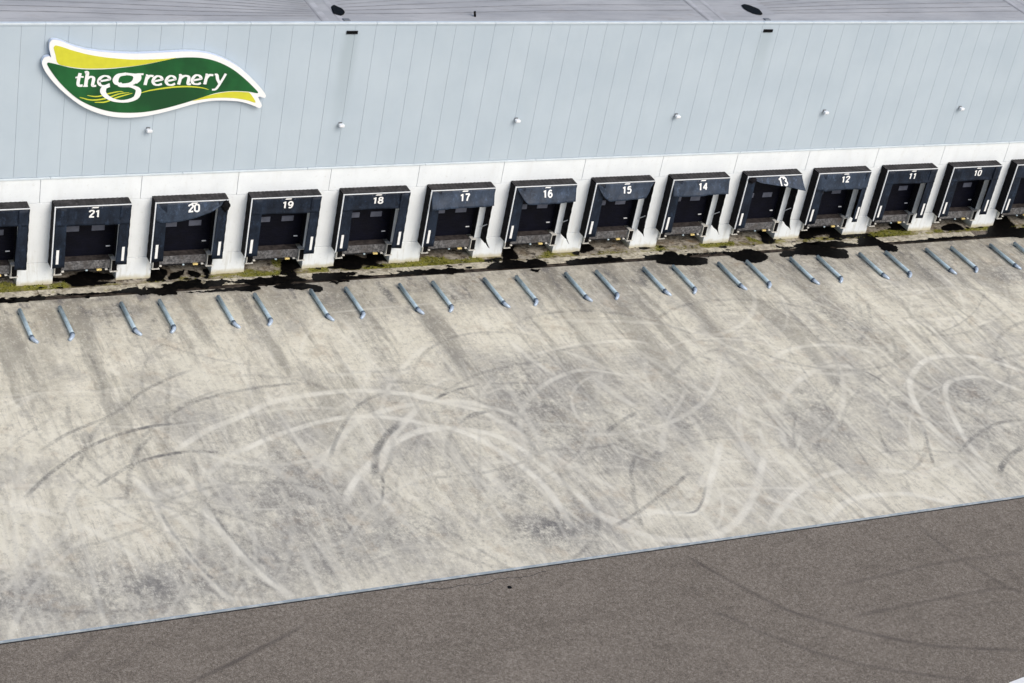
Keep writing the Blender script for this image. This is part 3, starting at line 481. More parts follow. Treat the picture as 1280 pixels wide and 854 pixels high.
# apron between the piers: dirty concrete with moss
k = NM('mossy_apron', .92, .15); X, Y, Z = k.xyz(); at = k.attr('mark'); R_, G_ = k.sep(at.outputs['Color'])[:2]
n1 = k.noise(1.1, 6, .7); n2 = k.noise(4, 6, .75)
c = k.mix(k.ramp(n1, .42, .60), (.40, .365, .30), (.20, .165, .12)); c = k.mix(k.math('MULTIPLY', k.ramp(n2, .51, .62), .75), c, (.055, .042, .032)); c = k.mix(k.math('MULTIPLY', k.ramp(n2, .47, .36), .6), c, (.54, .49, .40)); c = k.mix(k.math('MULTIPLY', k.ramp(k.noise(1.6, 7, .75, (.8, 1.6, 1), off=(1, 1, 0)), .54, .62), .85), c, (.02, .015, .012))
c = k.mix(k.math('MULTIPLY', k.ramp(k.noise(.9, 5, .7, off=(2, 9, 0)), .58, .72), .5), c, (.30, .19, .08))
ms = k.math('MULTIPLY', k.math('MULTIPLY', k.ramp(Y, -.56, -.38), k.ramp(Y, .06, -.16)), k.ramp(k.noise(1.3, 6, .75, (.6, 1, 1), off=(5, 2, 0)), .44, .56)); c = k.mix(k.math('MULTIPLY', ms, k.ramp(n2, .36, .56, .3, .95)), c, (.215, .195, .045))
c = k.mix(k.math('MULTIPLY', G_, k.ramp(n2, .36, .54, .35, 1)), c, (.035, .026, .018))
c = k.mix(k.math('MULTIPLY', R_, k.ramp(n2, .3, .55, .45, 1)), c, (.20, .195, .035)); k.color(c); k.bump(n2, .5, .03); M['apron'] = k.m
k = NM('kerb_concrete', .9, .15); n2 = k.noise(3, 6, .75)
c = k.mix(k.ramp(n2, .42, .58), (.38, .345, .27), (.60, .55, .43)); c = k.mix(k.math('MULTIPLY', k.ramp(k.noise(1.2, 7, .75), .51, .62), .75), c, (.17, .14, .09)); c = k.mix(k.math('MULTIPLY', k.ramp(k.noise(2, 5, .7, off=(4, 4, 0)), .58, .72), .6), c, (.27, .25, .08)); k.color(c); M['kerb'] = k.m
M['channel'] = plain('wet_channel', (.05, .04, .032), .85, .15, 0, .7, 2.5)
k = NM('pale_edge_profile', .5, .4, .2); k.color(k.mix(k.ramp(k.noise(3, 5), .4, .65), (.36, .42, .46), (.54, .59, .61))); M['edge'] = k.m
M['joint'] = plain('black_joint', (.02, .02, .025), .9)

# ------------------------------------------------------------------ layout
S = 4.5413; X0 = 1.2; XL, XR = -14, 72
def joint(i): return X0+S*i
def dockx(i): return X0+S*(i+.5)
WORD = {22: '', 21: 'twenty-one', 20: 'twenty', 19: 'nineteen', 18: 'eighteen', 17: 'seventeen', 16: 'sixteen', 15: 'fifteen', 14: 'fourteen', 13: 'thirteen', 12: 'twelve', 11: 'eleven', 10: 'ten'}
DOCKS = list(range(-1, 13)); NUM = {i: 21-i for i in DOCKS}
# ------------------------------------------------------------------ ground
def axis(dense0, dense1, step, outs_lo, outs_hi): return np.array(list(outs_lo)+list(np.arange(dense0, dense1+1e-6, step))+list(outs_hi))
def inside(GX, GY, pts):
    P = np.array(pts); ins = np.zeros_like(GX, bool)
    for a, b in zip(P, np.roll(P, -1, 0)):
        ins ^= ((a[1] > GY) != (b[1] > GY)) & (GX < (b[0]-a[0])*(GY-a[1])/(b[1]-a[1]+1e-12)+a[0])
    return ins
def grid(name, xs, ys, z, mat, marks=None, blobs=None, polys=None, parent=None, wet=None, wc=1, wn=7):
    nx, ny = len(xs), len(ys); GX, GY = np.meshgrid(xs, ys)
    co = np.stack([GX, GY, np.full_like(GX, z)], -1).reshape(-1, 3).astype(np.float32)
    idx = np.arange(nx*ny).reshape(ny, nx); q = np.stack([idx[:-1, :-1], idx[:-1, 1:], idx[1:, 1:], idx[1:, :-1]], -1).reshape(-1, 4)
    me = bpy.data.meshes.new(name); me.vertices.add(len(co)); me.vertices.foreach_set('co', co.ravel())
    me.loops.add(q.size); me.loops.foreach_set('vertex_index', q.ravel().astype(np.int32)); me.polygons.add(len(q)); me.polygons.foreach_set('loop_start', np.arange(0, q.size, 4, dtype=np.int32))
    me.update(); me.validate()
    A = np.zeros((ny, nx, 4), np.float32)
    for s_, wd, pts in (marks or []):
        P = spline(pts, .06); n = len(P); env = np.clip(np.minimum(np.arange(n), np.arange(n)[::-1])*.06/.7+.15, 0, 1)
        ph = rng.uniform(0, 99); t = np.arange(n)*.06; env = env*(.78+.22*np.sin(t*.9+ph)*np.sin(t*2.3+ph*2)); c_ = 0 if s_ > 0 else 1
        for (px, py), e in zip(P, env):
            i0, i1 = np.searchsorted(xs, [px-wd, px+wd]); j0, j1 = np.searchsorted(ys, [py-wd, py+wd])
            if i0 >= i1 or j0 >= j1: continue
            d2 = (xs[None, i0:i1]-px)**2+(ys[j0:j1, None]-py)**2; v = abs(s_)*e*np.exp(-(d2/(wd*.46)**2)**2.5)
            A[j0:j1, i0:i1, c_] = np.maximum(A[j0:j1, i0:i1, c_], v)
    for bx, by, rx, ry, s_ in (blobs or []):
        v = abs(s_)*np.exp(-((GX-bx)/rx)**2-((GY-by)/ry)**2); c_ = 2 if s_ > 0 else 3; A[..., c_] = np.maximum(A[..., c_], v)
    for pts in (polys or []):
        P = np.array(pts); ins = np.zeros_like(GX, bool)
        for a, b in zip(P, np.roll(P, -1, 0)):
            with np.errstate(divide='ignore', invalid='ignore'):
                ins ^= ((a[1] > GY) != (b[1] > GY)) & (GX < (b[0]-a[0])*(GY-a[1])/(b[1]-a[1]+1e-12)+a[0])
        A[..., 0] = np.maximum(A[..., 0], ins)
    if polys:
        for _ in range(2): A[1:-1, 1:-1, 0] = (A[1:-1, 1:-1, 0]*2+A[:-2, 1:-1, 0]+A[2:, 1:-1, 0]+A[1:-1, :-2, 0]+A[1:-1, 2:, 0])/6
    if wet:
        Wt = np.zeros_like(GX)
        jm = np.searchsorted(ys, -3.2); sub = np.zeros_like(GX[jm:])
        for pts in wet: sub = np.maximum(sub, inside(GX[jm:], GY[jm:], pts))
        sub = np.pad(sub, ((0, 0), (0, 0)))
        for _ in range(wn): sub[1:-1, 1:-1] = (sub[1:-1, 1:-1]+sub[:-2, 1:-1]+sub[2:, 1:-1]+sub[1:-1, :-2]+sub[1:-1, 2:])/5
        A[jm:, :, wc] = np.maximum(A[jm:, :, wc], np.clip(sub*1.6, 0, 1))
    a = me.color_attributes.new('mark', 'FLOAT_COLOR', 'POINT'); a.data.foreach_set('color', A.reshape(-1))
    me.materials.append(mat); o = link(name, me, None, parent); return o
KY = 23.77
xs = axis(-10, 60, .062, (-60, -30, -16), (66, 80, 120)); ys = np.arange(-KY+.03, -1.39, .06); ys = np.append(ys, -1.40)
EXTRA = []
for q in range(400):
    x, y = rng.uniform(-9, 56), rng.uniform(-23, -5)
    if q % 5 < 3:                                            # turning loops
        hd = rng.uniform(0, 6.28); R0 = rng.uniform(4.5, 11); kq = rng.choice([-1, 1])*.6/R0; n_ = int(rng.uniform(6, 22)); y = rng.uniform(-22, -8)
    else:                                                    # straight runs to and from the docks
        hd = -math.pi/2+rng.normal(.05, .16); kq = rng.normal(0, .012); n_ = int(rng.uniform(8, 24))
    P = [(x, y)]; dk = kq*rng.uniform(-.04, .05)
    for _ in range(n_): x += .6*math.cos(hd); y += .6*math.sin(hd); hd += kq; kq -= dk; P.append((x, y))
    s_ = rng.uniform(.14, .50)*(1 if rng.uniform() < .60 else -1); P = [p for p in P if p[1] < -4]
    if len(P) > 2: EXTRA.append((s_, rng.uniform(.13, .30), P))
tag(grid('yard', xs, ys, 0, M['yard'], [(s_ if s_ > 0 else max(-1, s_*1.35), max(.15, w_*.74), p_) for s_, w_, p_ in TYRE]+EXTRA, BLOBS, wet=PUDDLE, wc=2, wn=9), kind='structure')
xs = axis(-8, 44, .08, (-2500, -600, -150, -40), (70, 150, 600, 2500)); ys = axis(-37, -KY+.5, .08, (-2500, -600, -150, -60), (0, 30, 80, 300, 1200, 2500))
tag(grid('ground', xs, ys, -.05, M['asphalt'], [(s_, w_*.75, p_) for s_, w_, p_ in ROADMARK]), kind='structure')
xs = axis(-9, 64, .06, (-14,), (72,)); ys = axis(-.52, 1.2, .06, (), (2.2,))
tag(grid('apron', xs, ys, -.006, M['apron'], None, None, MOSS, wet=PUDDLE, wc=1, wn=9), kind='structure')
o = MB().box(-60, 120, -1.405, -1.02, -.055, -.045).build('drainage_channel', M['channel']); tag(o, kind='structure')
kb = empty('kerb', (0, -.77, 0)); tag(kb, kind='structure')
for i in range(-3, 15):
    x0, x1 = joint(i)+.012, joint(i+1)-.012
    if i == 11: x1 -= 1.2                                    # the kerb is broken off before the last wet patch
    me = bevel_box(x0, x1, -.26, .26, -.045, .012, .012); link('kerb_stone', me, M['kerb'], kb)
ed = empty('edge_strip', (0, -KY, 0)); tag(ed, kind='structure')
for i in range(-6, 24):
    x0 = i*6-30.; MB().box(x0+.006, x0+5.994, -.055, .02, -.045, .014).build('edge_profile', M['edge'], ed)
MB().box(-60, 120, -.11, -.058, -.048, -.036).build('edge_joint', M['joint'], ed)
# a crack beside the edge and the white road line at the corner of the frame
P = spline([(9.7, -24.05), (10.4, -24.1), (11.2, -24.32), (12.0, -24.25), (12.8, -24.4), (13.6, -24.2), (14.6, -24.3), (15.6, -24.12)], .25); P = P+rng.normal(0, .025, P.shape)
m = MB()
for a, b in zip(P[:-1], P[1:]): m.poly([(a[0], a[1]-.013, -.046), (b[0], b[1]-.013, -.046), (b[0], b[1]+.013, -.046), (a[0], a[1]+.013, -.046)])
tag(m.build('pavement_crack', M['joint']), kind='structure')
m = MB().poly([(30.85, -34.42, -.044), (31.6, -34.30, -.044), (36.5, -33.6, -.044), (36.6, -34.2, -.044), (31.0, -34.95, -.044)])
tag(m.build('white_road_line', M['white']), kind='structure')
def puddle(pts, z):
    P = spline(list(pts)+[pts[0]], .07)[:-1]; n = len(P)
    c = P.mean(0); jit = sum(rng.normal(0, s_)*np.sin(np.arange(n)*f+rng.uniform(0, 6)) for s_, f in ((.02, .5), (.02, .9), (.015, 1.7)))
    d = P-np.roll(P, 2, 0); nn = np.stack([d[:, 1], -d[:, 0]], -1); nn /= np.linalg.norm(nn, axis=1, keepdims=True)+1e-9
    P = P+nn*(jit+rng.normal(0, .022, n))[:, None]
    bm = bmesh.new(); vs_ = [bm.verts.new((p[0], p[1], z)) for p in P]
    f = bm.faces.new(vs_); bmesh.ops.triangulate(bm, faces=[f], ngon_method='EAR_CLIP'); bmesh.ops.recalc_face_normals(bm, faces=bm.faces)
    me = bpy.data.meshes.new('puddle'); bm.to_mesh(me); bm.free()
    for p_ in me.polygons:
        if p_.normal.z < 0: p_.flip()
    return me
for i, pts in enumerate(PUDDLE): tag(link('puddle', puddle(pts, .017+.0013*(i % 5)), M['puddle']), kind='structure')
# small wet splashes around the big ones
nsp = 0
for q in range(260):
    pts = PUDDLE[rng.integers(len(PUDDLE))]; px, py = pts[rng.integers(len(pts))]; x, y = px+rng.normal(0, .45), py+rng.normal(0, .16)
    if not (-1.5 < y < .35): continue
    r = abs(rng.normal(.0, .06))+.02; an = np.linspace(0, 6.283, 9)[:-1]; rr = r*(1+rng.normal(0, .28, 8))
    tag(link('puddle', puddle([(x+1.7*a*math.cos(t), y+.8*a*math.sin(t)) for a, t in zip(rr, an)], .0235+.0004*(q % 9)), M['puddle']), kind='structure'); nsp += 1
# moss tufts
m = MB()
BANDS = []
for i in range(-1, 14):
    for _ in range(3):
        x = joint(i)+rng.uniform(-1.2, 3.2); l_ = rng.uniform(.4, 1.3); BANDS.append([(x, -.48), (x+l_, -.50), (x+l_*.9, -.2-.2*rng.uniform()), (x+l_*.3, -.12-.2*rng.uniform())])
for pts in MOSS+BANDS:
    P = np.array(pts); lo, hi = P.min(0), P.max(0); n = int((hi-lo).prod()*(170 if pts not in BANDS else 70))
    for _ in range(n):
        x, y = rng.uniform(lo, hi); ins = False
        for a, b in zip(P, np.roll(P, -1, 0)):
            if (a[1] > y) != (b[1] > y) and x < (b[0]-a[0])*(y-a[1])/(b[1]-a[1])+a[0]: ins = not ins
        if not ins: continue
        h = rng.uniform(.015, .07); t = rng.uniform(0, 6.28); ww = rng.uniform(.02, .05); dx, dy = math.cos(t)*ww, math.sin(t)*ww; lx, ly = rng.normal(0, .03, 2)
        m.poly([(x-dx, y-dy, -.006), (x+dx, y+dy, -.006), (x+lx, y+ly, h)])
mo = m.build('moss', M['moss']); tag(mo, 'patches of yellow green moss along the foot of the piers', 'moss', kind='stuff')
# loose bits on the yard
m = MB()
for (x, y, r) in ((13.71, -24.77, .09),):
    m.tube([(x, y, -.052), (x, y, -.04)], r, 12)
tag(m.build('drain_cap', M['black']), 'small black round cap in the brown asphalt near the pale edge strip', 'drain cap')

# ------------------------------------------------------------------ warehouse
wh = empty('warehouse', ((XL+XR)/2, 0, 0)); tag(wh, 'long pale blue clad warehouse with a white concrete base and a row of dock doors', 'warehouse'); ox = -(XL+XR)/2
HT = 12.60; HB = 5.34
def W(name, me, mat, loc=(0, 0, 0), parent=None):
    if parent is None: return link(name, me, mat, wh, (loc[0]+ox, loc[1], loc[2]))
    return link(name, me, mat, parent, loc)
pm = bevel_box(.0035, .9965, .0, .08, HB+.10, HT-.01, .004)
for i in range(XL, XR): W('cladding_panel', pm, M['clad'], (i, 0, 0))
W('backing_wall', MB().box(XL, XR, .085, .5, 4.0, HT-.02).mesh('backing_wall'), M['clad_gap'])
W('building_core', MB().box(XL+.02, XR-.02, 2.2, 60, 0, HT-.15).mesh('building_core'), M['pit'])
cm = bevel_box(.004, 2.996, -.05, .13, HT, HT+.085, .012)
cl = bevel_box(.004, 2.996, -.03, .12, HT-.05, HT-.003, .006)
for i in range(-5, 24):
    W('coping', cm, M['trim'], (1+3*i, 0, 0)); W('coping_flashing', cl, M['clad'], (1+3*i, 0, 0))
bmh = bevel_box(.006, 5.994, -.045, .06, HB-.01, HB+.085, .012)
for i in range(-3, 12): W('base_flashing', bmh, M['trim'], (1.6+6*i-.0, 0, 0))
up = bevel_box(.009, S-.009, -.0, .3, 4.155, HB-.02, .012); pn = bevel_box(-.90, .90, .0, .3, 1.135, 4.14, .010); pb = bevel_box(-.815, .815, -.012, 1.7, -.05, 1.12, .014)
for i in range(-3, 15): W('concrete_panel', up, M['conc_white'], (joint(i), 0, 0))
for i in range(-3, 16):
    W('pier_panel', pn, M['conc_white'], (joint(i), 0, 0)); W('pier_block', pb, M['conc_white'], (joint(i), 0, 0))
for a, b, nm in ((XL, joint(-3)-.92, 'end_wall_panel'), (joint(15)+.92, XR, 'end_wall_panel')): W(nm, MB().box(a, b, -.01, .3, 0, HB-.02).mesh(nm), M['conc_white'])
for i in (-3, -2, 13, 14): W('closed_bay_panel', MB().box(-1.45, 1.45, .02, .3, 0, 4.14).mesh('closed_bay_panel'), M['conc_white'], (dockx(i), 0, 0))
W('pit_wall', MB().box(joint(-1), joint(13), 1.72, 2.1, -.05, 4.1).mesh('pit_wall'), M['pit'])
# sectional doors: door > panels, panes, handle
prof = MB()
for a in range(5):
    z0 = a*.092; prof.box(-1.36, 1.36, .0, .05, z0+.006, z0+.072)
prof.box(-1.36, 1.36, .012, .06, 0, .46); door_me = prof.mesh('door_section')
pane_me = bevel_box(-.30, .30, -.022, .008, -.14, .14, .012); hnd_me = bevel_box(-.10, .10, -.05, -.004, -.025, .025, .008); jam = MB().box(-1.37, -1.362, .012, .40, 1.13, 4.1).box(1.362, 1.369, .012, .40, 1.13, 4.1).box(-1.36, 1.36, .2, .42, 3.72, 4.12).mesh('door_frame')
for i in DOCKS:
    d = link('dock_door', MB().box(-1.36, 1.36, .46, .50, 1.13, 4.1).mesh('door_leaf'), M['door'], wh, (dockx(i)+ox, 0, 0))
    for a in range(6): link('door_section', door_me, M['door'], d, (0, .40, 1.135+a*.466))
    for px in (-.60, .57): link('door_window', pane_me, M['pane'], d, (px, .40, 2.56))
    link('door_handle', hnd_me, M['alu'], d, (1.08, .40, 1.60)); link('door_frame', jam, M['jamb'], d)
# roof
W('roof_membrane', MB().box(XL, XR, .135, 60, HT-.1, HT+.05).mesh('roof_membrane'), M['roof'])
def seam(pts, wd, mat, z=HT+.054, h=.012, nm='roof_seam'):
    m = MB(); P = spline(pts, .8)
    for a, b in zip(P[:-1], P[1:]):
        d = np.array(b)-np.array(a); n_ = np.array([-d[1], d[0]]); n_ = n_/np.linalg.norm(n_)*wd/2
        m.poly([(*(a-n_), z+h), (*(b-n_), z+h), (*(b+n_), z+h), (*(a+n_), z+h)])
    return W(nm, m.mesh(nm), mat)
for v, x in enumerate((14.0, 34.43, 55.3, -6.4)):
    seam([(x-.35, .15), (x-.3, 6), (x-.2, 20)], .30, M['rooflight'], h=.006, nm='roof_valley'); seam([(x+.42, .15), (x+.5, 6), (x+.5, 20)], .26, M['rooflight'], h=.0075, nm='roof_valley'); seam([(x-.6, .15), (x-.55, 6), (x-.5, 20)], .05, M['roofseam'], h=.010)
for s_ in range(9):                                        # seams fan down to the outlets
    y = .75+.55*s_
    seam([(13.3, .46+y*.42), (7, y*.9+.2), (0, y*1.08+.5), (-6, y*1.1+.5)], .045, M['roofseam'])
    seam([(14.9, .62+y*.62), (19, y*1.0+.35), (26, y*1.25+.5), (33.7, y*1.2+.6)], .04, M['roofseam'])
    seam([(38.3, .7+y*.6), (44, y*.95+.5), (54.6, y*1.15+.6)], .045, M['roofseam']); seam([(56, .6+y*.6), (62, y+.4), (72, y*1.1+.5)], .04, M['roofseam'])
W('roof_puddle', puddle([(14.32, .95), (14.60, .82), (14.82, 1.1), (14.88, 1.6), (14.7, 1.95), (14.45, 1.8), (14.36, 1.35)], HT+.075), M['puddle'])
W('roof_puddle', puddle([(36.98, 1.05), (37.35, .9), (37.62, 1.2), (37.6, 1.8), (37.35, 2.2), (36.95, 2.1), (36.85, 1.6)], HT+.075), M['puddle'])
for x in (14.62, 37.36): W('roof_outlet', bevel_box(-.16, .16, .15, .42, HT+.05, HT+.11, .02), M['lampdark'], (x, 0, 0))
W('roof_vent', MB().tube([(21.25, .72, HT+.05), (21.2, .74, HT+.30)], .055, 10).mesh('roof_vent'), M['black'])
# overflow slots in the cladding
for n_, (x, lb) in enumerate(((14.85, 'black overflow slot with a long dirt run, high on the cladding right of the sign'), (37.37, 'black overflow slot with a short dirt run, high on the cladding far from the sign'))):
    t = empty('overflow_spout', (x, 0, 12.2)); tag(t, lb, 'overflow spout', 'overflow slots under the roof edge')
    m = MB().box(-.27, .27, -.05, -.003, .05, .075).box(-.27, .27, -.05, -.003, -.075, -.05).box(-.27, -.245, -.05, -.003, -.05, .05).box(.245, .27, -.05, -.003, -.05, .05); m.build('spout_frame', M['jamb'], t); MB().box(-.243, .243, -.02, -.004, -.048, .048).build('spout_opening', M['black'], t)
# ------------------------------------------------------------------ wall lamps
LL = {5.81: 'small white floodlight on the cladding just under the green sign', 14.92: 'small white floodlight on the cladding between shelters nineteen and eighteen', 24.06: 'small white floodlight on the cladding between shelters seventeen and sixteen',
      33.12: 'small white floodlight on the cladding between shelters fifteen and fourteen', 42.25: 'small white floodlight on the cladding between shelters thirteen and twelve', 51.29: 'small white floodlight on the cladding between shelters eleven and ten'}
hb = bmesh.new()
me_h = bevel_box(-.125, .125, -.30, -.09, -.085, .05, .025); me_g = MB().poly([(-.10, -.28, -.089), (.10, -.28, -.089), (.10, -.12, -.091), (-.10, -.12, -.091)]).mesh('lamp_glass'); me_b = MB().box(-.045, .045, -.11, -.002, -.06, .04).box(-.09, .09, -.02, -.003, -.09, .07).mesh('lamp_bracket'); hb.free()
for x, lb in LL.items():
    t = empty('wall_lamp', (x, 0, 7.66)); tag(t, lb, 'wall lamp', 'floodlights along the cladding'); t.rotation_euler = (0, 0, 0)
    link('lamp_housing', me_h, M['lamp'], t); link('lamp_bracket', me_b, M['lampdark'], t); link('lamp_glass', me_g, M['pane'], t)
# ------------------------------------------------------------------ the sign
sg = empty('company_sign', (5.9, 0, 10.2)); tag(sg, 'green and yellow leaf shaped sign with white lettering on the cladding', 'sign')
def plate(pts, y0, y1, step=.15, closed=True):
    P = spline(list(pts)+[pts[0]], step)[:-1]; n = len(P); bm = bmesh.new()
    F = [bm.verts.new((p[0]-5.9, y0, p[1]-10.2)) for p in P]; B = [bm.verts.new((p[0]-5.9, y1, p[1]-10.2)) for p in P]
    f = bm.faces.new(F); b = bm.faces.new(B[::-1])
    for i in range(n): bm.faces.new((F[i], B[i], B[(i+1) % n], F[(i+1) % n]))
    bmesh.ops.recalc_face_normals(bm, faces=bm.faces); bmesh.ops.triangulate(bm, faces=[f for f in bm.faces if len(f.verts) > 4], ngon_method='EAR_CLIP')
    me = bpy.data.meshes.new('plate'); bm.to_mesh(me); bm.free(); return me
def sp(name, me, mats, parent):
    o = link(name, me, mats, parent); return o
body = sp('sign_body', plate(SIGN_OUT, -.27, -.06), M['s_white'], sg); body.data.materials.append(M['s_side'])
for p_ in body.data.polygons:
    if abs(p_.normal.y) < .5: p_.material_index = 1
sp('yellow_leaf', plate(SIGN_YT, -.279, -.272), M['s_yellow'], sg); sp('green_leaf', plate(SIGN_GR, -.286, -.273), M['s_green'], sg); sp('yellow_tip', plate(SIGN_YB, -.280, -.274), M['s_yellow'], sg)
m = MB()
for x in (2.2, 5.0, 7.4, 9.6):
    for z in (9.6, 10.3): m.box(x-5.95, x-5.85, -.062, -.002, z-10.25, z-10.15)
m.build('sign_mount', M['lampdark'], sg)
def stroke(m, pts, wk, wn, y0, y1, taper=False, nib=math.radians(35)):
    P = spline(pts, .035); n = len(P); d = np.gradient(P, axis=0); d /= np.linalg.norm(d, axis=1, keepdims=True)+1e-9
    th = np.arctan2(d[:, 1], d[:, 0]); wd = wn+(wk-wn)*np.abs(np.sin(th-math.radians(-5)))**1.2
    if taper: t = np.linspace(0, 1, n); wd = wk*np.clip(np.sin(np.pi*np.clip(t*.92+.05, 0, 1))**.6, .15, 1)
    nn = np.stack([-d[:, 1], d[:, 0]], -1)*wd[:, None]/2; A, B = P+nn, P-nn; b = len(m.v)
    for a, c in zip(A, B): m.v += [(a[0]-5.9, y0, a[1]-10.2), (c[0]-5.9, y0, c[1]-10.2), (a[0]-5.9, y1, a[1]-10.2), (c[0]-5.9, y1, c[1]-10.2)]
    for i in range(n-1):
        q = b+4*i; r = q+4; m.f += [(q, q+1, r+1, r), (q+2, r+2, r+3, q+3), (q, r, r+2, q+2), (q+1, q+3, r+3, r+1)]
    m.f += [(b, b+2, b+3, b+1), (b+4*n-4, b+4*n-3, b+4*n-1, b+4*n-2)]
for j, (pts, wd) in enumerate(SWOOSH):
    m = MB(); stroke(m, pts, wd, wd*.5, -.2905-.0004*j, -.287, True); m.build('swoosh', M['s_lime'], sg)
for j, (ch, ss) in enumerate(LETTERS):
    m = MB()
    for q, (pts, a, b) in enumerate(ss): stroke(m, pts, a*1.24, b*1.28, -.298-.0006*q-.0003*j, -.288)
    m.build('letter', M['s_white'], sg)
# ------------------------------------------------------------------ dock shelters
HWD = 1.72; DEP = .60; ZT = 4.25; ZB = 1.13
DIG = {'0': [[(.19, .50), (.07, .44), (.05, .25), (.07, .06), (.19, 0), (.31, .06), (.33, .25), (.31, .44), (.19, .50)]], '1': [[(.20, .52), (.20, -.02)], [(.06, .41), (.15, .43), (.20, .49)]],
       '2': [[(.05, .38), (.08, .47), (.19, .50), (.31, .46), (.32, .34), (.22, .22), (.07, .02)], [(.03, .0), (.35, .0)]], '3': [[(.05, .42), (.12, .49), (.24, .49), (.31, .40), (.26, .29), (.17, .27)], [(.17, .27), (.29, .24), (.33, .13), (.26, .02), (.14, .0), (.04, .07)]],
       '4': [[(.27, .52), (.27, -.02)], [(.27, .50), (.05, .15)], [(.03, .14), (.36, .14)]], '5': [[(.32, .49), (.09, .49)], [(.09, .50), (.07, .27)], [(.07, .27), (.17, .31), (.29, .28), (.33, .16), (.27, .03), (.15, 0), (.04, .06)]],
       '6': [[(.30, .45), (.21, .50), (.11, .44), (.06, .28), (.07, .10), (.18, 0), (.30, .06), (.33, .17), (.27, .28), (.16, .29), (.07, .20)]], '7': [[(.03, .49), (.35, .49)], [(.34, .48), (.22, .28), (.15, -.02)]],
       '8': [[(.19, .50), (.08, .46), (.08, .33), (.19, .27), (.30, .33), (.30, .46), (.19, .50)], [(.19, .27), (.06, .19), (.06, .05), (.19, 0), (.32, .05), (.32, .19), (.19, .27)]],
       '9': [[(.08, .05), (.17, 0), (.27, .06), (.32, .22), (.31, .40), (.20, .50), (.08, .44), (.05, .33), (.11, .22), (.22, .21), (.31, .30)]]}
def numtext(s, size=.5, wd=.115):
    V, F = [], []; x0 = -.40*len(s)/2
    for j, ch in enumerate(s):
        for pts in DIG[ch]:
            P = spline(pts, .03) if len(pts) > 3 else np.concatenate([spline(pts[q:q+2], .03) for q in range(len(pts)-1)])
            d = np.gradient(P, axis=0); d /= np.linalg.norm(d, axis=1, keepdims=True)+1e-9; nn = np.stack([-d[:, 1], d[:, 0]], -1)*wd/2; b_ = len(V)
            for a, c in zip(P+nn, P-nn): V += [(x0+j*.40+a[0], a[1], 0), (x0+j*.40+c[0], c[1], 0)]
            F += [(b_+2*q, b_+2*q+1, b_+2*q+3, b_+2*q+2) for q in range(len(P)-1)]
    return V, F
# bottom profile of each top curtain: (u, drop, out); 'n' = normal
CURT = {'n': [(0, .80, .0), (1, .80, .0)], 'long': [(0, .92, .0), (.5, .90, .02), (1, .92, .03)],
        '20': [(0, .85, .02), (.06, .95, .07), (.20, .95, .10), (.45, .80, .14), (.75, .52, .14), (.90, .22, .06), (1, .12, .0)],
        '17': [(0, .86, .30), (.5, .84, .27), (1, .82, .20)], '16': [(0, .04, .0), (.05, .28, .06), (.12, .60, .2), (.19, .80, .34), (.5, .84, .30), (1, .80, .20)],
        '15': [(0, .04, .0), (.06, .35, .04), (.13, .66, .14), (.22, .84, .30), (.5, .86, .28), (.86, .80, .22), (.93, .60, .08), (1, .10, .0)],
        '14': [(0, .82, .22), (.5, .80, .26), (1, .80, .22)], '13': [(0, .06, .0), (.08, .10, .06), (.2, .24, .14), (.45, .36, .24), (.7, .50, .34), (.9, .64, .44), (1, .70, .48)],
        '12': [(0, .92, .05), (.12, .93, .07), (.15, .96, .12), (.86, .94, .12), (.90, .90, .06), (1, .86, .04)]}
STYLE = {22: 'n', 21: 'long', 20: '20', 19: 'n', 18: 'n', 17: '17', 16: '16', 15: '15', 14: '14', 13: '13', 12: '12', 11: 'n', 10: 'n', 9: 'n'}
NORIGHT = {17, 16, 15, 14, 13}
DESC = {22: 'black dock shelter cut off by the left edge of the picture', 21: 'black dock shelter numbered 21 with an intact long top curtain', 20: 'black dock shelter numbered 20 with its top curtain torn and sagging on the right',
        19: 'black dock shelter numbered 19 with a snug top curtain, between shelters 20 and 18', 18: 'black dock shelter numbered 18 with a snug top curtain, beside the lifted flap of 17', 17: 'black dock shelter numbered 17 with a lifted top flap and no right curtain',
        16: 'black dock shelter numbered 16 with its top flap curled at the left corner', 15: 'black dock shelter numbered 15 with its top flap curled at both corners', 14: 'black dock shelter numbered 14 with a straight lifted flap and no right curtain',
        13: 'black dock shelter numbered 13 with a crumpled top flap sticking out on the right', 12: 'black dock shelter numbered 12 with a paler inner flap along its top curtain', 11: 'black dock shelter numbered 11 with a short dark top curtain',
        10: 'black dock shelter numbered 10 near the right edge of the picture', 9: 'black dock shelter cut off by the right edge of the picture'}
def curt_fn(st, seed):
    prof = CURT[st]; us, dr, ou = zip(*prof); r = random.Random(seed); ph = [r.uniform(0, 6) for _ in range(4)]; amp = .012 if st in ('n', 'long', '12') else .028
    x1 = HWD-.03
    def fn(u, v):
        d = np.interp(u, us, dr); o_ = np.interp(u, us, ou); x = -x1+2*x1*u
        if st == '16' and u < .19: x += (.19-u)*.35*v
        if st == '15' and u < .22: x += (.22-u)*.35*v
        if st == '15' and u > .86: x -= (u-.86)*.8*v
        if st == '13': x += .14*v*u
        wv = amp*v*(math.sin(u*9+ph[0])+.7*math.sin(u*19+ph[1]+v*3)+.5*math.sin(v*7+ph[2]))
        band = .03*max(0, (v-.72)/.28) if st in ('n', 'long') else 0
        return Vector((x, -DEP-.012-o_*v**1.3-abs(wv)-band, ZT-.055-d*v-.02*math.sin(u*7+ph[3])*v))
    return fn
